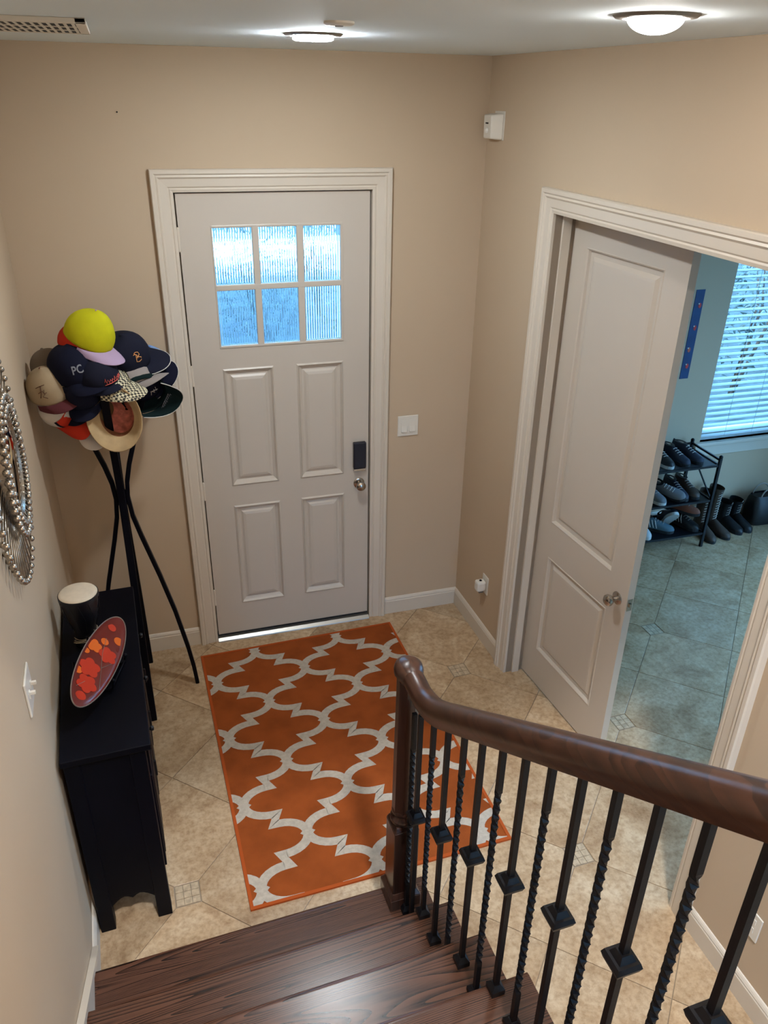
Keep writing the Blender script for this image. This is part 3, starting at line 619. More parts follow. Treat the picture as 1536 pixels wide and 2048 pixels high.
for n_, r0, r1, dz0, dz1, rr, br, ph in ((48, 0.14, 0.349, -0.016, -0.006, 0.0027, 0.0105, 0), (48, 0.14, 0.318, -0.022, -0.020, 0.0027, 0.0100, 3.75), (44, 0.15, 0.205, 0.0, 0.014, 0.0030, 0.0110, 1.0), (40, 0.15, 0.172, 0.006, 0.018, 0.0030, 0.0100, 4.0)):
    rm = rod_mesh(r0, r1, rr, dz0, dz1); bm_ = MB(); bm_.sphere((r1+br*0.6, -dz1, 0), br, 12, 8)
    first = None
    for i in range(n_):
        Mr = Matrix.Rotation(2*math.pi*i/n_+R_(ph), 4, 'Y')
        if first is None:
            a = rm.build('rod', M_SILVER, mir, M=Mr, smooth='all'); b = bm_.build('ball', M_SILVER, a, smooth='all'); first = (a, b)
        else:
            a = share(first[0], 'rod', mir, Mr); share(first[1], 'ball', a)

# ------------------------------------------------------------------ switches, sensors, outlets
sw = thing('light_switch', 'double rocker light switch right of the front door', 'light switch', T(1.138, 0, 1.247))
q = MB(); q.box(-0.060, 0.060, -0.007, 0, -0.060, 0.060); q.build('cover_plate', M_WHITE, sw, bevel=0.004)
for x in (-0.023, 0.023):
    q = MB(); q.prism([(-0.034, -0.007), (-0.034, -0.0085), (0.0, -0.0095), (0.034, -0.0135), (0.034, -0.007)], x-0.0165, x+0.0165, basis((0, 0, -1), (0, 1, 0), (1, 0, 0))); q.build('rocker', M_WHITE, sw)
sw = thing('light_switch', 'toggle light switch on the left wall under the mirror', 'light switch', M_L @ T(-1.86, 0, 1.325))
q = MB(); q.box(-0.058, 0.058, -0.007, 0, -0.060, 0.060); q.build('cover_plate', M_WHITE, sw, bevel=0.004)
for x in (-0.023, 0.023):
    q = MB(); q.box(x-0.006, x+0.006, -0.010, -0.006, -0.013, 0.013); q.box(x-0.0045, x+0.0045, -0.024, -0.008, 0.0, 0.010); q.build('toggle', M_WHITE, sw, bevel=0.001)
ms = thing('motion_sensor', 'white motion sensor high on the right wall near the corner', 'sensor', M_R @ T(0.125, 0, 2.752))
q = MB(); q.box(-0.045, 0.060, -0.004, 0, -0.058, 0.064); q.build('back_plate', M_WHITE, ms, bevel=0.002)
q = MB(); q.add([(-0.05, -0.055, -0.052), (0.03, -0.055, -0.052), (0.055, -0.004, -0.056), (-0.055, -0.004, -0.056), (-0.05, -0.058, 0.048), (0.03, -0.058, 0.048), (0.055, -0.004, 0.055), (-0.055, -0.004, 0.055)], [(0, 1, 2, 3), (4, 5, 6, 7), (0, 1, 5, 4), (1, 2, 6, 5), (2, 3, 7, 6), (3, 0, 4, 7)])
hs = q.build('housing', M_WHITE, ms, bevel=0.006)
q = MB(); q.sphere((-0.01, -0.052, -0.018), 0.014, 16, 10); q.build('lens', mat('sensor_lens', (0.8, 0.77, 0.72), 0.5), hs, smooth='all')
q = MB(); q.box(-0.022, 0.002, -0.060, -0.055, 0.010, 0.016); q.build('status_window', M_BLACK, hs)
ot = thing('wall_outlet', 'white outlet with plug-in device low beside the side doorway', 'outlet', M_R @ T(0.405, 0, 0.385))
q = MB(); q.box(-0.036, 0.036, -0.006, 0, -0.058, 0.058); q.build('cover_plate', M_WHITE, ot, bevel=0.003)
q = MB(); q.box(-0.028, 0.022, -0.062, -0.006, -0.035, 0.030); pg = q.build('plug_device', M_WHITE, ot, bevel=0.012)
q = MB(); q.lathe([(0.0001, 0.003), (0.007, 0.003), (0.008, 0)], 12, c=(-0.003, -0.034, 0.030)); q.build('nozzle', M_BLACK, pg)
q = MB(); q.box(-0.018, 0.012, -0.045, -0.02, -0.046, -0.034); q.build('plug_foot', mat('plug_grey', (0.12, 0.11, 0.10), 0.5), pg)
ot = thing('wall_outlet', 'flat white outlet low on the right wall nearest the stairs', 'outlet', M_R @ T(2.60, 0, 0.355))
q = MB(); q.box(-0.036, 0.036, -0.006, 0, -0.058, 0.058); q.build('cover_plate', M_WHITE, ot, bevel=0.003)
for z in (-0.02, 0.02):
    q = MB(); q.box(-0.014, 0.014, -0.0075, -0.005, z-0.013, z+0.013); q.build('socket', M_WHITE, ot, bevel=0.004)
q = MB(); q.lathe([(0.0001, 0.008), (0.003, 0.0075), (0.003, 0.006), (0.0012, 0.005), (0.0012, 0)], 10, M=T(-0.201, 0, 2.792) @ Matrix.Rotation(R_(90), 4, 'X'))
tag(q.build('wall_nail', M_BLACK), 'small dark nail in the front wall above the hats', 'nail')

# ------------------------------------------------------------------ ceiling fittings
def ring_light(name, label, x, y, lens_mat, dome):
    t = thing(name, label, 'ceiling light', T(x, y, H))
    q = MB(); q.lathe([(0.066, 0.0), (0.066, -0.004), (0.072, -0.008), (0.088, -0.006), (0.094, -0.001), (0.094, 0.0)], 40, cap=False); q.build('trim_ring', mat('satin_ring', (0.22, 0.20, 0.18), 0.4, 0.5), t, smooth=True)
    q = MB()
    if dome: q.lathe([(0.062*math.cos(R_(a)), -0.004-0.034*math.sin(R_(a))) for a in range(0, 90, 9)]+[(0.0001, -0.038)], 24, cap=False)
    else: q.lathe([(0.064, -0.004), (0.064, -0.016), (0.058, -0.019), (0.0001, -0.020)], 24, cap=False)
    q.build('glass_dome' if dome else 'lens', lens_mat, t, smooth=True)
    return t
ring_light('ceiling_light', 'glowing ceiling light with drop dome on the right', 0.955, -2.115, M_LENS, True)
ring_light('ceiling_light', 'flat recessed ceiling light in front of the entry door', 0.415, -1.067, M_CANL, False)
dt = thing('ceiling_sensor', 'small round sensor disc on the ceiling beside the recessed light', 'sensor', T(0.372, -1.58, H))
q = MB(); q.lathe([(0.040, 0.0), (0.040, -0.005), (0.034, -0.009), (0.0001, -0.010)], 28); q.build('disc', M_WHITE, dt, smooth=True)
q = MB(); q.lathe([(0.0001, -0.0125), (0.010, -0.012), (0.012, -0.009)], 16); q.build('lens', mat('sensor_grey', (0.25, 0.25, 0.25), 0.4), dt, smooth=True)
vt = thing('ceiling_vent', 'white louvred air vent in the ceiling at upper left', 'vent', T(-0.475, -1.085, H))
VX, VY = 0.222, 0.262
q = MB()
for a, b, c_, d_ in ((-VX, VX, -VY, -VY+0.028), (-VX, VX, VY-0.028, VY), (-VX, -VX+0.028, -VY, VY), (VX-0.028, VX, -VY, VY)): q.box(a, b, c_, d_, -0.012, 0.0)
q.build('frame', M_WHITE, vt, bevel=0.002)
q = MB(); q.box(-VX+0.02, VX-0.02, -VY+0.02, VY-0.02, -0.0108, -0.002); q.build('duct_shade_sheet', mat('duct_shade', (0.02, 0.02, 0.02), 0.8), vt)  # dark sheet close behind the louvres, paints the shade inside the vent
for k in range(19):
    x = -VX+0.034+k*(2*VX-0.068)/18; q = MB(); q.box(x-0.0042, x+0.0042, -VY+0.026, VY-0.026, -0.0120, -0.0108); q.build('louvre', M_WHITE, vt)
for k in range(4):
    y = -VY+0.028+k*(2*VY-0.056)/3; q = MB(); q.box(-VX+0.026, VX-0.026, y-0.014, y+0.014, -0.0122, -0.0109); q.build('cross_bar', M_WHITE, vt)
# added fill lamp, unseen on the high ceiling behind the viewer
t = thing('ceiling_light', 'added round fill light on the high stairwell ceiling, out of view', 'ceiling light', T(0.4, -4.35, H2))
q = MB(); q.lathe([(0.20, 0.0), (0.20, -0.03), (0.17, -0.035), (0.17, 0.0)], 32, cap=False); q.build('trim_ring', M_WHITE, t, smooth=True)
q = MB(); q.lathe([(0.17, -0.02), (0.15, -0.06), (0.09, -0.085), (0.0001, -0.095)], 32, cap=False); q.build('glass_dome', mat_emit('upper_fill_glass', (0.94, 0.97, 1.0), UP_FILL_L), t, smooth=True)
# ------------------------------------------------------------------ hat stand
SX, SY = -0.40, -0.35
hs_ = thing('hat_stand', 'black bentwood hat stand in the corner behind the cabinet', 'hat stand', T(SX, SY, 0))
LEG = [(0.0, 0.243), (0.12, 0.233), (0.25, 0.216), (0.49, 0.174), (0.715, 0.123), (0.955, 0.062), (1.07, 0.036), (1.17, 0.027), (1.25, 0.034), (1.34, 0.055), (1.45, 0.090), (1.57, 0.130), (1.70, 0.170), (1.80, 0.195)]
for k, a in enumerate((0, 90, 180, 270)):
    d = Vector((math.cos(R_(a)), math.sin(R_(a)), 0)); q = MB()
    q.sweep([(d.x*r, d.y*r, z) for z, r in LEG], [(-0.017, -0.010), (0.017, -0.010), (0.017, 0.010), (-0.017, 0.010)], up=d); lg = q.build('leg', M_BLACK, hs_, bevel=0.004)
    q = MB(); q.sphere((d.x*0.197, d.y*0.197, 1.805), 0.019, 12, 8); q.build('end_knob', M_BLACK, lg, smooth='all')
q = MB(); q.lathe([(0.020, 1.13), (0.024, 1.14), (0.024, 1.20), (0.020, 1.21)], 12); q.build('hub', M_BLACK, hs_, smooth=True)
q = MB(); q.tube([(0, 0, 1.2), (0, 0, 1.93)], 0.011, 8); q.build('centre_pole', M_BLACK, hs_, smooth=True)
for k, (a, z) in enumerate(((45, 1.62), (135, 1.62), (225, 1.62), (315, 1.62), (20, 1.76), (110, 1.76), (200, 1.76), (290, 1.76))):
    c_, s_ = math.cos(R_(a)), math.sin(R_(a)); q = MB(); q.tube([(0, 0, z-0.05), (c_*0.06, s_*0.06, z-0.03), (c_*0.12, s_*0.12, z+0.02)], 0.008, 8); q.build('hook', M_BLACK, hs_, smooth=True)

# ------------------------------------------------------------------ hats
def fab(name, c, **k): return mat(name, c, 0.85, bump=0.12, bscale=350, spec=0.15, **k)
NAVY = fab('navy_cloth', (0.006, 0.007, 0.020)); NAVY2 = fab('ink_cloth', (0.010, 0.011, 0.024)); LIME = fab('lime_cloth', (0.52, 0.50, 0.012), var=0.10, vscale=14); LILAC = fab('lilac_cloth', (0.42, 0.31, 0.46))
RED = fab('red_cloth', (0.52, 0.035, 0.016)); WHITEC = fab('white_cloth', (0.62, 0.57, 0.52)); TAN = fab('khaki_cloth', (0.36, 0.27, 0.17), var=0.12, vscale=12); OLIVE = fab('olive_cloth', (0.20, 0.14, 0.07), var=0.15, vscale=14)
GREYC = fab('grey_cloth', (0.30, 0.26, 0.25)); GREY2 = fab('taupe_cloth', (0.19, 0.155, 0.125)); BLUEC = fab('sky_cloth', (0.20, 0.33, 0.62)); GREEN = fab('bottle_green_cloth', (0.004, 0.013, 0.014)); MAROON = fab('maroon_cloth', (0.10, 0.025, 0.03))
STRAW = fab('straw_cloth', (0.50, 0.36, 0.20), var=0.12, vscale=20); TWEED = mat_weave('tweed', (0.66, 0.60, 0.42), (0.06, 0.055, 0.05), 100); PINK = fab('pink_lining', (0.62, 0.20, 0.15), var=0.35, vscale=40); BROWNC = fab('brown_band', (0.23, 0.09, 0.045))
PIPE = mat('white_piping', (0.6, 0.58, 0.54), 0.8); GOLDT = mat('orange_thread', (0.75, 0.36, 0.14), 0.7); REDT = mat('red_thread', (0.70, 0.12, 0.10), 0.7); GREYT = mat('grey_thread', (0.22, 0.23, 0.27), 0.7); BROWNT = mat('brown_thread', (0.11, 0.04, 0.02), 0.7)
CR = [0.0]
def crown_pt(az, t, R, Hc, e=1.12, off=0.0):
    k = (1-t**2.3)**0.52 if t < 1 else 0.0
    seam = 1-0.010*math.exp(-(((math.degrees(az)+30) % 60-30)/4.0)**2)
    rr = (R*k+off)*seam*(1+0.035*math.sin(math.pi*t)+0.022*math.sin(math.pi*t)*(math.sin(3*az+CR[0])+0.7*math.sin(5*az+2.3*CR[0]+4*t)))
    return (rr*math.cos(az)*e, rr*math.sin(az), Hc*t*(1+0.05*math.cos(az)*t)+off*t)
def hat_frame(pos, up, fwd):
    z = Vector(up).normalized(); x = Vector(fwd); x = (x-z*x.dot(z)).normalized(); y = z.cross(x)
    return basis(x, y, z, pos)
def cap(name, label, pos, up, fwd, cm, bm=None, um=None, lm=None, R=0.086, Hc=0.115, L=0.072, curve=0.022, pipe=None, logo=None, front=None, btn=True, droop=0.012):
    t = thing(name, label, 'hat', hat_frame(pos, up, fwd), 'hats piled on the hat stand')
    CR[0] = random.uniform(0, 6); n = 42; rows = [[crown_pt(2*math.pi*i/n, tt, R, Hc) for i in range(n)] for tt in (0, 0.12, 0.25, 0.4, 0.54, 0.67, 0.78, 0.87, 0.94, 0.985, 0.9995)]
    q = MB(); q.grid(rows, close=True); q.build('crown', cm, t, smooth='all')
    rows = [[tuple(c*0.965 for c in crown_pt(2*math.pi*i/n, tt, R, Hc)) for i in range(n)] for tt in (0, 0.12, 0.25, 0.4, 0.54, 0.67, 0.78, 0.87, 0.94, 0.9995)]
    q = MB(); q.grid(rows, close=True); q.build('lining', lm or cm, t, smooth='all')
    q = MB(); rr = [[(c[0]*k, c[1]*k, z) for c in [crown_pt(2*math.pi*i/n, 0, R, Hc) for i in range(n)]] for k, z in ((0.955, 0.026), (0.945, 0.0), (1.006, 0.0), (1.006, 0.010))]; q.grid(rr, close=True); q.build('sweatband', lm or cm, t, smooth='all')
    if front:
        q = MB(); q.grid([[crown_pt(R_(-62+124*i/16), tt, R, Hc, off=0.0012) for i in range(17)] for tt in (0.02, 0.2, 0.4, 0.6, 0.75, 0.86)]); q.build('front_panel', front, t, smooth='all')
    # brim: top and underside with a thin edge
    N, K = 24, 6; top = []
    for k in range(K+1):
        row = []
        for i in range(N+1):
            f = -1+2*i/N; a = R_(78)*f; x0, y0, _ = crown_pt(a, 0, R, Hc); ext = L*(1-abs(f)**2.6)
            x = x0+ext*k/K; y = y0*(1+0.06*k/K*(1-abs(f))); z = -curve*(y/R)**2*(0.4+0.6*k/K)-droop*(k/K)**2+0.003
            row.append((x, y, z))
        top.append(row)
    q = MB(); q.grid(top); q.build('brim', bm or cm, t, smooth='all')
    und = [[(x, y, z-0.0032) for x, y, z in r] for r in top]
    q = MB(); q.grid(und); q.grid([top[-1], und[-1]]); q.build('brim_underside', um or bm or cm, t, smooth=True)
    if pipe:
        q = MB(); q.tube([(x, y, z-0.0015) for x, y, z in top[-1]], 0.0021, 6); q.build('brim_piping', pipe, t, smooth='all')
    if btn:
        q = MB(); q.sphere((0, 0, Hc+0.001), 0.0065, 10, 6, sz=0.6); q.build('button', bm or cm, t, smooth='all')
    if logo:
        kind, arg, lmat, az0, t0, size = logo
        warp = lambda x, y, z: crown_pt(az0+x/R, t0+y/Hc, R, Hc, off=0.002+z)
        if kind == 'text': text_mb(arg, size, None, 0.0006, warp).build('lettering', lmat, t)
        else:
            q = MB()
            for strokes in arg: q.tube([crown_pt(az0+x*size/R, t0+y*size/Hc, R, Hc, off=0.002) for x, y in strokes], 0.0016, 5)
            q.build('embroidery', lmat, t, smooth='all')
    return t
SCRIPT = [[(-0.5, 0.0), (-0.45, 0.16), (-0.4, -0.08), (-0.33, 0.1), (-0.28, -0.06), (-0.2, 0.08), (-0.14, -0.06), (-0.08, 0.08), (0, -0.05), (0.06, 0.14), (0.12, -0.06), (0.2, 0.07), (0.27, -0.05), (0.34, 0.08), (0.42, -0.05), (0.5, 0.05)], [(-0.5, -0.14), (-0.2, -0.12), (0.2, -0.12), (0.55, -0.08)]]
BLOGO = [[(-0.30, 0.42), (-0.05, 0.5), (0.25, 0.42), (0.30, 0.2), (0.05, 0.05), (-0.2, 0.02)], [(-0.2, 0.02), (0.1, 0.0), (0.38, -0.15), (0.30, -0.42), (0.0, -0.5), (-0.28, -0.4), (-0.2, -0.1), (-0.12, 0.3), (-0.3, 0.42)], [(-0.45, 0.3), (-0.2, 0.35), (0.0, 0.2), (-0.05, -0.1)]]
TLOGO = [[(-0.45, 0.3), (-0.1, 0.42), (0.35, 0.5)], [(0.0, 0.42), (-0.06, 0.0), (-0.2, -0.4)], [(-0.3, -0.05), (0.05, 0.1), (0.2, -0.1), (0.0, -0.3), (0.3, -0.45)], [(0.2, 0.2), (0.12, -0.1), (0.35, 0.0)]]
NLOGO = [[(-0.5, -0.2), (-0.2, 0.3), (0.0, -0.2), (0.15, 0.3), (0.3, -0.2), (0.5, 0.3)], [(-0.3, 0.3), (0.1, 0.1), (0.5, -0.2)]]
cap('baseball_cap', 'lime yellow cap with lilac brim on top of the hat pile', (-0.432, -0.41, 1.95), (0.42, -0.26, 1), (0.75, -0.6, -0.45), LIME, LILAC, LILAC, R=0.094, Hc=0.135, L=0.075)
cap('baseball_cap', 'orange-red cap mostly hidden under the lime yellow cap', (-0.455, -0.385, 1.915), (0.22, -0.15, 1), (0.75, -0.6, -0.35), RED, RED, R=0.098, Hc=0.10, L=0.045, btn=False)
cap('baseball_cap', 'large navy cap with grey letters left of the lime cap brim', (-0.5, -0.42, 1.815), (-0.12, -0.25, 1), (0.55, -0.8, -0.3), NAVY, NAVY, R=0.108, Hc=0.135, L=0.075, logo=('text', 'PC', GREYT, R_(-22), 0.50, 0.040))
cap('baseball_cap', 'navy cap with curly orange letter emblem at the right of the pile', (-0.3, -0.33, 1.83), (0.0, -0.5, 1), (0.95, -0.15, 0.18), NAVY2, NAVY2, R=0.098, Hc=0.135, L=0.085, pipe=PIPE, curve=0.012, logo=('strokes', BLOGO, GOLDT, R_(-52), 0.52, 0.040))
cap('baseball_cap', 'light blue cap peeking out behind the navy emblem cap', (-0.2, -0.18, 1.735), (0.1, 0.1, 1), (-0.2, 0.6, 0.0), BLUEC, BLUEC, R=0.092, Hc=0.10, L=0.07)
cap('baseball_cap', 'dark cap with red script in the middle of the pile', (-0.415, -0.475, 1.805), (0.0, -0.3, 1), (0.6, -0.75, -0.15), NAVY2, NAVY2, R=0.086, Hc=0.09, L=0.03, logo=('strokes', SCRIPT, REDT, R_(6), 0.30, 0.085))
cap('visor_cap', 'plain black cap tucked between the dark script cap and the tan sun hat', (-0.475, -0.46, 1.735), (-0.25, -0.6, 0.8), (-0.2, -0.6, -0.8), NAVY, NAVY, R=0.08, Hc=0.10, L=0.05, btn=False)
cap('flat_cap', 'black and cream checked tweed cap above the tan sun hat', (-0.385, -0.47, 1.775), (0.05, -0.25, 1), (0.85, -0.5, 0.0), TWEED, TWEED, R=0.09, Hc=0.045, L=0.08, btn=False)
cap('baseball_cap', 'mauve grey cap beside the dark green caps', (-0.275, -0.37, 1.735), (-0.3, 0.2, 1), (0.9, -0.4, -0.35), GREYC, GREYC, R=0.080, Hc=0.09, L=0.075)
cap('baseball_cap', 'navy cap with white emblem behind the dark green cap', (-0.235, -0.3, 1.7), (-0.4, -0.7, 0.7), (0.9, 0.1, 0.3), NAVY, NAVY, R=0.085, Hc=0.10, L=0.075, pipe=PIPE, logo=('strokes', NLOGO, PIPE, R_(-70), 0.3, 0.035))
gc = cap('baseball_cap', 'bottle green cap hung with open underside and pale edge showing', (-0.235, -0.42, 1.685), (-0.3, 0.8, 0.3), (0.85, 0.15, -0.45), GREEN, GREEN, GREEN, R=0.095, Hc=0.10, L=0.08, pipe=PIPE)
q = MB()
for st_ in SCRIPT: q.tube([(0.105+y*0.06, x*0.075, -0.012) for x, y in st_], 0.0013, 5)
q.build('underside_script', GREYT, gc, smooth='all')
cap('baseball_cap', 'khaki cap with brown script at the left of the pile', (-0.615, -0.43, 1.735), (-0.15, -0.30, 1), (0.62, -0.75, -0.25), TAN, MAROON, R=0.086, Hc=0.125, L=0.060, logo=('strokes', TLOGO, BROWNT, R_(-50), 0.48, 0.055))
cap('baseball_cap', 'taupe grey cap squeezed against the left wall', (-0.615, -0.27, 1.78), (-0.2, -0.1, 1), (0.2, -0.95, -0.2), GREY2, GREY2, R=0.080, Hc=0.105, L=0.06)
cap('baseball_cap', 'white cap with red striped front and long red brim hanging left', (-0.592, -0.41, 1.655), (-0.45, -0.7, 0.5), (0.66, -0.5, -0.55), WHITEC, RED, RED, R=0.080, Hc=0.100, L=0.095, front=None)
cap('baseball_cap', 'navy cap tucked under the khaki cap', (-0.560, -0.38, 1.675), (-0.3, -0.4, 0.9), (0.5, -0.7, -0.4), NAVY, NAVY, R=0.085, Hc=0.10, L=0.07, btn=False)
cap('baseball_cap', 'olive brown cap behind the tan sun hat', (-0.455, -0.40, 1.63), (-0.2, -0.5, 0.85), (0.4, 0.8, 0.3), OLIVE, OLIVE, R=0.086, Hc=0.105, L=0.05)
cap('baseball_cap', 'white cap hanging lowest with its brim pointing down', (-0.465, -0.4, 1.605), (0.1, -0.55, 0.5), (-0.12, -0.35, -0.9), WHITEC, WHITEC, R=0.074, Hc=0.085, L=0.075)
# stripes of the white and red cap
wr = [o for o in bpy.data.objects if o.get('label', '').startswith('white cap with red striped')][0]
for k, (a0, a1, mt) in enumerate(((-40, -31, NAVY), (-31, 20, RED), (20, 29, NAVY))):
    q = MB(); q.grid([[crown_pt(R_(a0+(a1-a0)*i/8), tt, 0.080, 0.100, off=0.0014) for i in range(9)] for tt in (0.02, 0.2, 0.4, 0.6)]); q.build('front_stripe', mt, wr, smooth='all')
# bucket hat seen from below
bh = thing('bucket_hat', 'tan sun hat hanging open with pink lining in the middle', 'hat', hat_frame((-0.360, -0.510, 1.634), (0.20, 0.93, -0.12), (1, 0, 0)), 'hats piled on the hat stand')
q = MB(); q.lathe([(0.0001, 0.085), (0.05, 0.083), (0.068, 0.070), (0.078, 0.03), (0.082, 0.0), (0.105, -0.020), (0.128, -0.050)], 40, sx=0.9, sy=1.12, cap=False); q.build('hat_body', STRAW, bh, smooth='all')
q = MB(); q.lathe([(0.0001, 0.080), (0.048, 0.078), (0.064, 0.066), (0.074, 0.028)], 40, sx=0.9, sy=1.12, cap=False); q.build('pink_lining', PINK, bh, smooth='all', label='blotchy pink cloth lining')
q = MB(); q.lathe([(0.073, 0.030), (0.079, -0.001), (0.080, -0.003)], 40, sx=0.9, sy=1.12, cap=False); q.build('sweatband', BROWNC, bh, smooth='all', label='brown sweatband')
q = MB(); q.lathe([(0.080, -0.003), (0.103, -0.022), (0.126, -0.052), (0.130, -0.052), (0.129, -0.048)], 40, sx=0.9, sy=1.12, cap=False); q.build('brim_underside', STRAW, bh, smooth='all')

# ------------------------------------------------------------------ adjoining room: window, blind, poster
win = thing('window_1', 'wide window behind white blinds in the adjoining room', 'window', T(0, WY, 0), kind='structure')
q = MB()
for a, b, c_, d_ in ((WX0, WX0+0.045, WZ0, WZ1), (WX1-0.045, WX1, WZ0, WZ1), (WX0, WX1, WZ0, WZ0+0.05), (WX0, WX1, WZ1-0.05, WZ1)): q.box(a, b, 0.09, 0.13, c_, d_)
q.build('window_frame', M_WHITE, win)
for x0_, x1_ in ((WX0+0.045, WX1-0.045),):
    for z0_, z1_ in ((WZ0+0.05, WZ1-0.05),):
        q = MB(); q.add([(x0_, 0.108, z0_), (x1_, 0.108, z0_), (x1_, 0.108, z1_), (x0_, 0.108, z1_)], [(0, 1, 2, 3)]); q.build('pane', M_PANE, win)
q = MB(); q.box(WX0-0.06, WX1+0.06, -0.035, 0.09, WZ0-0.025, WZ0); q.build('window_sill', M_TRIM, win, bevel=0.004)
q = MB(); q.box(WX0-0.04, WX1+0.04, -0.016, 0.0, WZ0-0.11, WZ0-0.025); q.build('apron', M_TRIM, win, bevel=0.003)
w2 = thing('added_window_2', 'added side window bringing daylight into the adjoining room, out of view', 'window', basis((0, 1, 0), (-1, 0, 0), (0, 0, 1), (4.6, 0, 0)), kind='structure')  # unseen opening added to brighten the room with daylight
q = MB()
for a, b, c_, d_ in ((-2.9, -2.85, 0.05, 2.5), (-0.35, -0.3, 0.05, 2.5), (-2.9, -0.3, 0.05, 0.10), (-2.9, -0.3, 2.45, 2.5), (-1.725, -1.675, 0.05, 2.5)): q.box(a, b, -0.08, -0.04, c_, d_)
q.build('window_frame', M_WHITE, w2)
for a, b in ((-2.85, -1.725), (-1.675, -0.35)):
    q = MB(); q.add([(a, -0.06, 0.10), (b, -0.06, 0.10), (b, -0.06, 2.45), (a, -0.06, 2.45)], [(0, 1, 2, 3)]); q.build('pane', M_PANE, w2)
w3 = thing('added_back_door', 'added glazed back door bringing daylight into the hall, out of view', 'window', T(0, -4.57, 0), kind='structure')  # unseen glazing added so cool daylight reaches the hall from behind
q = MB()
for a, b, c_, d_ in ((0.78, 0.84, 0.03, 2.40), (1.50, 1.56, 0.03, 2.40), (0.78, 1.56, 0.03, 0.13), (0.78, 1.56, 2.30, 2.40)): q.box(a, b, -0.02, 0.02, c_, d_)
q.build('window_frame', M_WHITE, w3)
q = MB(); q.add([(0.84, 0, 0.13), (1.50, 0, 0.13), (1.50, 0, 2.30), (0.84, 0, 2.30)], [(0, 1, 2, 3)]); q.build('pane', M_PANE, w3)
bl = thing('window_blind', 'white horizontal slat blind hanging in the room window', 'blind', T(0, WY+0.045, 0))
q = MB(); q.box(WX0+0.004, WX1-0.004, -0.028, 0.028, WZ1-0.05, WZ1-0.002); q.build('head_rail', M_SLAT, bl)
q = MB(); q.box(WX0+0.006, WX1-0.006, -0.025, 0.025, WZ0+0.006, WZ0+0.026); q.build('bottom_rail', M_SLAT, bl)
sl0 = None; z = WZ0+0.060
while z < WZ1-0.06:
    Ms = T(0, 0, z) @ Matrix.Rotation(R_(3), 4, 'X')
    if sl0 is None:
        q = MB(); q.box(WX0+0.006, WX1-0.006, -0.025, 0.025, -0.0014, 0.0014); sl0 = q.build('slat', M_SLAT, bl, M=Ms)
    else: share(sl0, 'slat', bl, Ms)
    z += 0.0445
for x in (WX0+0.22, (WX0+WX1)/2, WX1-0.22):
    q = MB(); q.box(x-0.0012, x+0.0012, -0.028, -0.0265, WZ0+0.02, WZ1-0.04); q.build('ladder_cord', M_SLAT, bl)
M_POST = mat('poster_blue', (0.003, 0.026, 0.11), 0.6, col2=(0.006, 0.045, 0.16), vscale=9)
po = thing('height_chart', 'narrow blue paper strip with small red motifs beside the window', 'wall chart', T(3.346, WY, 1.465))
q = MB(); q.box(-0.034, 0.034, -0.003, 0, -0.305, 0.305); q.build('paper', M_POST, po)
for k, (x, z, c_) in enumerate(((0.012, 0.20, (0.55, 0.03, 0.03)), (0.008, 0.05, (0.55, 0.03, 0.03)), (-0.004, -0.10, (0.5, 0.1, 0.05)), (0.006, -0.215, (0.55, 0.03, 0.03)))):
    q = MB(); q.lathe([(0.0001, 0.002), (0.011, 0.002), (0.011, 0)], 12, M=T(x, -0.003, z) @ Matrix.Rotation(R_(90), 4, 'X'), sy=1.6); q.build('red_motif', mat('motif_red', c_, 0.6), po)
    q = MB(); q.lathe([(0.0001, 0.003), (0.005, 0.003), (0.005, 0)], 10, M=T(x-0.009, -0.003, z+0.012) @ Matrix.Rotation(R_(90), 4, 'X')); q.build('pale_motif', M_WHITE, po)

# ------------------------------------------------------------------ shoe rack and shoes
RX0, RX1, RY0, RY1, RH = 2.62, 3.485, 0.185, 0.50, 0.70
rk = thing('shoe_rack', 'black metal shoe rack under the room window', 'shoe rack', T(0, 0, 0))
for x in (RX0, RX1):
    for y in (RY0, RY1):
        q = MB(); q.box(x-0.010, x+0.010, y-0.010, y+0.010, 0, RH); q.build('post', M_IRON, rk, bevel=0.002)
        q = MB(); q.sphere((x, y, RH+0.008), 0.014, 10, 8); q.build('finial', M_IRON, rk, smooth='all')
for zz in (0.11, 0.375, 0.645):
    q = MB(); q.box(RX0, RX1, RY0-0.006, RY0+0.006, zz-0.008, zz+0.008); q.build('shelf_rail', M_IRON, rk)
    q = MB(); q.box(RX0, RX1, RY1-0.006, RY1+0.006, zz-0.008, zz+0.008); q.build('shelf_rail', M_IRON, rk)
    for x in (RX0, RX1):
        q = MB(); q.box(x-0.006, x+0.006, RY0, RY1, zz-0.008, zz+0.008); q.build('side_rail', M_IRON, rk)
    q = MB(); q.box(RX0, RX1-0.004, RY0, RY1, zz-0.003, zz+0.001); q.build('shelf', M_IRON if zz < 0.6 else mat('shelf_grey', (0.05, 0.05, 0.055), 0.5), rk)
for y in (RY0, RY1):
    pass
for x in (RX0, RX1):
    q = MB(); q.box(x-0.005, x+0.005, RY0, RY1, RH-0.022, RH-0.008); q.build('top_bar', M_IRON, rk)
q = MB(); q.box(RX0, RX1, RY1-0.005, RY1+0.005, RH-0.022, RH-0.008); q.build('top_bar', M_IRON, rk)
q = MB(); q.sweep([(RX1, RY0, 0.375), (RX1, RY1, 0.645)], [(-0.004, -0.004), (0.004, -0.004), (0.004, 0.004), (-0.004, 0.004)]); q.build('brace', M_IRON, rk)

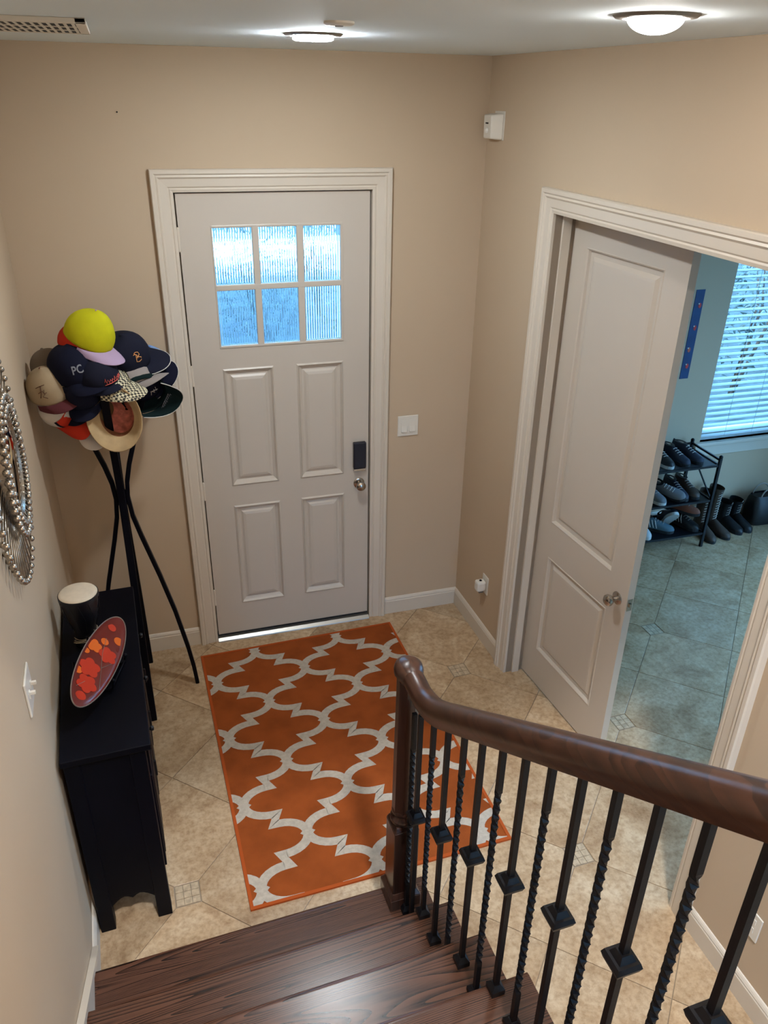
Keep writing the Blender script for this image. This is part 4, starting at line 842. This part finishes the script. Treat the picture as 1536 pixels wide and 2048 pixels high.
SOLEB = mat('sole_black', (0.010, 0.010, 0.012), 0.7); SOLEW = mat('sole_white', (0.5, 0.5, 0.48), 0.6)
SH = {'black': mat('shoe_black', (0.008, 0.008, 0.010), 0.5, bump=0.1, bscale=120), 'navy': mat('shoe_navy', (0.012, 0.016, 0.035), 0.6), 'grey': mat('shoe_grey', (0.14, 0.14, 0.15), 0.7, bump=0.2, bscale=200), 'brown': mat('shoe_brown', (0.060, 0.040, 0.030), 0.6, bump=0.1, bscale=90), 'rust': mat('shoe_rust', (0.20, 0.06, 0.03), 0.7), 'teal': mat('shoe_teal', (0.05, 0.10, 0.13), 0.7), 'white': mat('shoe_white', (0.45, 0.45, 0.44), 0.6)}
LACE = mat('lace_grey', (0.30, 0.28, 0.26), 0.8); LACEW = mat('lace_white', (0.55, 0.54, 0.5), 0.8)
def outline(x):      # half widths of a shoe along its length 0..1 (heel..toe)
    pts = [(0, 0.018), (0.04, 0.028), (0.12, 0.034), (0.3, 0.033), (0.5, 0.036), (0.68, 0.046), (0.82, 0.045), (0.93, 0.034), (0.985, 0.016), (1, 0.004)]
    for (a, b), (c_, d_) in zip(pts, pts[1:]):
        if x <= c_: return b+(d_-b)*(x-a)/(c_-a)
    return 0.004
def shoe(name, label, pos, rotz, up, sole, lace, Lh=0.27, shaft=0.0, tilt=0.0, roll=0.0, stripe=None, group='shoes by the room window'):
    t = thing(name, label, 'shoe' if shaft < 0.05 else 'boot', T(*pos) @ RZ(rotz) @ Matrix.Rotation(tilt, 4, 'Y') @ Matrix.Rotation(roll, 4, 'X'), group)
    xs_ = [0, 0.03, 0.08, 0.15, 0.25, 0.35, 0.45, 0.55, 0.65, 0.75, 0.84, 0.91, 0.96, 0.99, 1.0]
    ring = [(Lh*x-Lh/2, outline(x)) for x in xs_]+[(Lh*x-Lh/2, -outline(x)) for x in reversed(xs_)]
    q = MB(); q.prism(ring, 0, 0.022); q.build('sole', sole, t)
    def hgt(x): return 0.085-0.012*math.sin(math.pi*min(1, x/0.42)) if x < 0.42 else 0.078-0.046*min(1, (x-0.42)/0.48)**0.8
    rows = []
    for x in xs_:
        wv2 = outline(x)*0.95; hh = max(0.008, hgt(x)*(1 if x < 0.93 else math.sqrt(max(0.02, (1-x)/0.07)))); row = []
        for i in range(11):
            a = math.pi*i/10; row.append((Lh*x-Lh/2, wv2*math.cos(a)*(1 if abs(math.cos(a)) > 0.8 else 0.93), 0.018+hh*abs(math.sin(a))**0.75))
        rows.append(row)
    q = MB(); q.grid(rows); up_ = q.build('upper', SH[up], t, smooth='all')
    if shaft > 0:
        q = MB(); prof = []
        for k in range(9):
            zz = 0.05+(shaft-0.05)*k/8; row = []
            sc = 1+0.20*(k/8)**1.5; cx = -Lh*0.27-0.012*math.sin(math.pi*k/8)
            for i in range(20): a = 2*math.pi*i/20; row.append((cx+0.052*sc*math.cos(a), 0.036*sc*math.sin(a), zz))
            prof.append(row)
        q.grid(prof, close=True); q.build('shaft', SH[up], t, smooth='all')
        for k in range(int((shaft-0.08)/0.022)):
            zz = 0.09+0.022*k; q = MB(); xx = -Lh*0.27+0.052*(1+0.2*((zz-0.05)/max(shaft-0.05, .01))**1.5)-0.006
            q.tube([(xx-0.006, -0.017, zz), (xx+0.003, 0.0, zz+0.009), (xx-0.006, 0.017, zz+0.018)], 0.0022, 5); q.build('lace', lace, t)
    else:
        q = MB(); q.lathe([(0.60, 0.0), (1.0, 0.0), (1.0, 0.004), (0.6, 0.004)], 20, c=(-Lh*0.27, 0, 0.094), sx=0.050, sy=0.030, cap=False); q.build('collar', SH['black'], t, smooth=True)
        for k in range(4):
            xx = -0.01+0.020*k; zz = 0.018+hgt((xx+Lh/2)/Lh)+0.002; q = MB(); q.tube([(xx, -0.018, zz-0.007), (xx+0.004, 0, zz+0.001), (xx, 0.018, zz-0.007)], 0.0024, 5); q.build('lace', lace, t)
    if stripe:
        for k in range(3):
            q = MB(); xx = -0.03+0.022*k
            for sgn in (-1, 1): q.tube([(xx, sgn*0.036, 0.03), (xx-0.012, sgn*0.034, 0.06), (xx-0.02, sgn*0.022, 0.083)], 0.003, 5)
            q.build('side_stripe', stripe, t)
    return t
F = -math.pi/2       # toes toward the hall
zs = 0.650
shoe('sneaker', 'black sneaker at the right end of the rack top', (3.335, 0.345, zs), F+0.25, 'navy', SOLEB, LACEW)
shoe('sneaker', 'black sneaker second from the right on the rack top', (3.225, 0.335, zs), F+0.2, 'navy', SOLEB, LACEW)
shoe('sneaker', 'dark shoe with pale laces third from the right on the rack top', (3.11, 0.335, zs), F+0.05, 'black', SOLEW, LACEW)
shoe('sneaker', 'grey shoe on the rack top beside the door edge', (2.99, 0.335, zs), F, 'grey', SOLEW, LACEW)
zs = 0.380
shoe('sneaker', 'grey shoe on the middle rack shelf tilted on its side', (3.20, 0.30, zs+0.03), F+0.5, 'grey', SOLEB, LACEW, roll=0.5)
shoe('sneaker', 'dark shoe at the right of the middle rack shelf', (3.385, 0.34, zs), F, 'brown', SOLEB, LACE)
shoe('sneaker', 'navy shoe beside the tilted grey shoe on the middle shelf', (3.29, 0.335, zs), F, 'navy', SOLEB, LACE)
shoe('sneaker', 'pale shoe near the door edge on the middle shelf', (3.08, 0.32, zs), F+0.2, 'grey', SOLEW, LACE)
zs = 0.115
shoe('sneaker', 'rust brown shoe high in the lower rack pile', (3.385, 0.35, zs+0.105), F+0.7, 'rust', SOLEB, LACE)
shoe('sneaker', 'black shoe with white stripes in the lower rack pile', (3.405, 0.33, zs), F+0.35, 'black', SOLEB, LACE, stripe=LACEW)
shoe('sneaker', 'dark shoe showing a pale sole on the bottom shelf', (3.28, 0.33, zs+0.045), F-0.2, 'navy', SOLEW, LACE, tilt=-0.85)
shoe('sneaker', 'teal striped shoe on the bottom shelf', (3.165, 0.32, zs), F+0.9, 'teal', SOLEB, LACE, stripe=LACEW)
shoe('sneaker', 'white shoe beside the door edge on the bottom shelf', (3.03, 0.32, zs), F, 'white', SOLEW, LACEW)
shoe('boot', 'tall brown laced boot standing next to the shoe rack', (3.615, 0.325, 0.0), F-0.15, 'brown', SOLEB, LACEW, Lh=0.29, shaft=0.33)
shoe('boot', 'tall brown laced boot second from the shoe rack', (3.735, 0.345, 0.0), F+0.05, 'brown', SOLEB, LACEW, Lh=0.29, shaft=0.34)
shoe('boot', 'low black ankle boot right of the tall brown boots', (3.872, 0.375, 0.0), F+0.1, 'black', SOLEB, LACE, Lh=0.27, shaft=0.19)
shoe('boot', 'low black ankle boot beside the black bag', (3.972, 0.385, 0.0), F, 'black', SOLEB, LACE, Lh=0.27, shaft=0.19)
bag = thing('tote_bag', 'black bag with looped handles on the floor under the window', 'bag', T(4.19, 0.405, 0))
q = MB(); rows = []
for zz, sx_, sy_ in ((0.0, 0.125, 0.07), (0.02, 0.14, 0.085), (0.12, 0.145, 0.088), (0.20, 0.135, 0.07), (0.235, 0.13, 0.05)):
    rows.append([(sx_*math.copysign(abs(math.cos(a))**0.5, math.cos(a)), sy_*math.copysign(abs(math.sin(a))**0.5, math.sin(a)), zz) for a in [2*math.pi*i/28 for i in range(28)]])
q.grid(rows, close=True); q.add(rows[0], [tuple(range(28))]); q.add([(x*0.97, y*0.9, z-0.01) for x, y, z in rows[-1]], [tuple(range(28))]); q.build('bag_body', SH['black'], bag, smooth=True)
for y in (-0.045, 0.045):
    q = MB(); q.tube([(0.07*math.cos(R_(a))-0.02, y, 0.225+0.075*math.sin(R_(a))) for a in range(0, 181, 15)], 0.005, 6); q.build('handle', LACE, bag, smooth='all')

# ------------------------------------------------------------------ outdoors: drive, bright street, lawn, shrubs
M_ASPH = mat('asphalt', (0.045, 0.075, 0.11), 0.9, var=0.35, vscale=1.4, bump=0.2, bscale=50); M_CONC = mat('concrete', (0.75, 0.76, 0.76), 0.85, var=0.06, vscale=2)
M_LAWN = mat('lawn', (0.05, 0.075, 0.08), 0.9, var=0.5, vscale=3); M_LEAF = mat('leaf', (0.13, 0.18, 0.17), 0.6, var=0.6, vscale=5); M_BARK = mat('bark', (0.08, 0.06, 0.05), 0.9)
q = MB(); q.box(-30, 40, 0.73, 60, -0.32, -0.12); q.box(4.71, 40, -30, 0.73, -0.32, -0.12); q.box(-30, 4.71, -30, -5.66, -0.32, -0.12); tag(q.build('lawn', M_LAWN), 'lawn outside the front door and window', 'lawn', kind='structure')
q = MB(); q.box(-3.5, 1.3, 0.74, 10.4, -0.119, -0.10); tag(q.build('driveway', M_ASPH), 'grey drive in front of the house seen through the door panes', 'driveway', kind='structure')
q = MB(); q.box(0.55, 1.28, 0.74, 10.4, -0.0999, -0.085); tag(q.build('walkway', M_CONC), 'pale concrete walkway leading from the front door', 'walkway', kind='structure')
q = MB(); q.box(-12, 20, 10.4, 14.2, -0.119, -0.09); tag(q.build('street', M_CONC), 'sunlit pale street seen through the door panes', 'street', kind='structure')
def shrub(name, label, x, y, h, r, n, seed):
    t = thing(name, label, 'shrub', T(x, y, -0.12), 'shrubs outside the room window'); rg = random.Random(seed)
    for k in range(4):
        a = rg.uniform(0, 6.28); q = MB(); q.tube([(0.03*math.cos(a), 0.03*math.sin(a), 0), (r*0.3*math.cos(a), r*0.3*math.sin(a), h*0.45), (r*0.55*math.cos(a+0.5), r*0.55*math.sin(a+0.5), h*0.85)], 0.022, 6, scl=[1, 0.7, 0.4]); q.build('stem', M_BARK, t, smooth='all')
    q = MB()
    for k in range(n):
        u_ = rg.random()**0.45; a = rg.uniform(0, 6.28); zf = rg.uniform(-1, 1); rr = math.sqrt(1-zf*zf)*u_
        c_ = Vector((r*rr*math.cos(a), r*rr*math.sin(a), h*0.55+h*0.45*zf*u_)); s_ = rg.uniform(0.05, 0.11)
        Mx = T(*c_) @ Euler((rg.uniform(-1, 1), rg.uniform(-1, 1), rg.uniform(0, 6.28))).to_matrix().to_4x4()
        q.add([(-s_*0.35, 0, 0), (0, -s_*0.12, 0.01), (s_, 0, -0.01), (0, s_*0.35, 0.01)], [(0, 1, 2, 3)], Mx)
    q.build('foliage', M_LEAF, t, kind='stuff')
shrub('garden_shrub', 'leafy shrub outside the left part of the room window', 4.1, 2.4, 2.0, 0.85, 900, 1)
shrub('garden_shrub', 'leafy shrub outside the right part of the room window', 6.1, 3.2, 2.2, 1.0, 900, 2)
shrub('garden_shrub', 'taller shrub at the back of the garden outside the window', 5.6, 6.4, 2.8, 1.5, 1200, 3)
shrub('garden_shrub', 'far bushy shrub across the lawn outside the window', 9.5, 8.2, 3.0, 2.0, 1200, 4)
shrub('garden_shrub', 'rounded shrub left of the drive outside the front door', -2.3, 5.2, 1.3, 0.9, 700, 5)
shrub('garden_shrub', 'rounded shrub right of the drive outside the front door', 2.6, 6.2, 1.4, 1.0, 700, 6)
def portal(x, y, z, sx_, sz_):
    l = bpy.data.lights.new('daylight_portal', 'AREA'); l.shape = 'RECTANGLE'; l.size = sx_; l.size_y = sz_; l.cycles.is_portal = True
    o = bpy.data.objects.new('daylight_portal', l); COL.objects.link(o); o.location = (x, y, z); o.rotation_euler = (R_(-90), 0, 0)
portal((WX0+WX1)/2, WY+0.17, (WZ0+WZ1)/2, WX1-WX0, WZ1-WZ0)
o2 = bpy.data.lights.new('daylight_portal', 'AREA'); o2.shape = 'RECTANGLE'; o2.size = 2.45; o2.size_y = 2.6; o2.cycles.is_portal = True
o3 = bpy.data.objects.new('daylight_portal', o2); COL.objects.link(o3); o3.location = (4.72, -1.6, 1.28); o3.rotation_euler = (0, R_(90), 0)
o4 = bpy.data.lights.new('daylight_portal', 'AREA'); o4.shape = 'RECTANGLE'; o4.size = 0.78; o4.size_y = 2.37; o4.cycles.is_portal = True
o5 = bpy.data.objects.new('daylight_portal', o4); COL.objects.link(o5); o5.location = (1.17, -4.64, 1.215); o5.rotation_euler = (R_(90), 0, 0)
portal(0.457, 0.16, 2.04, 0.64, 0.6)
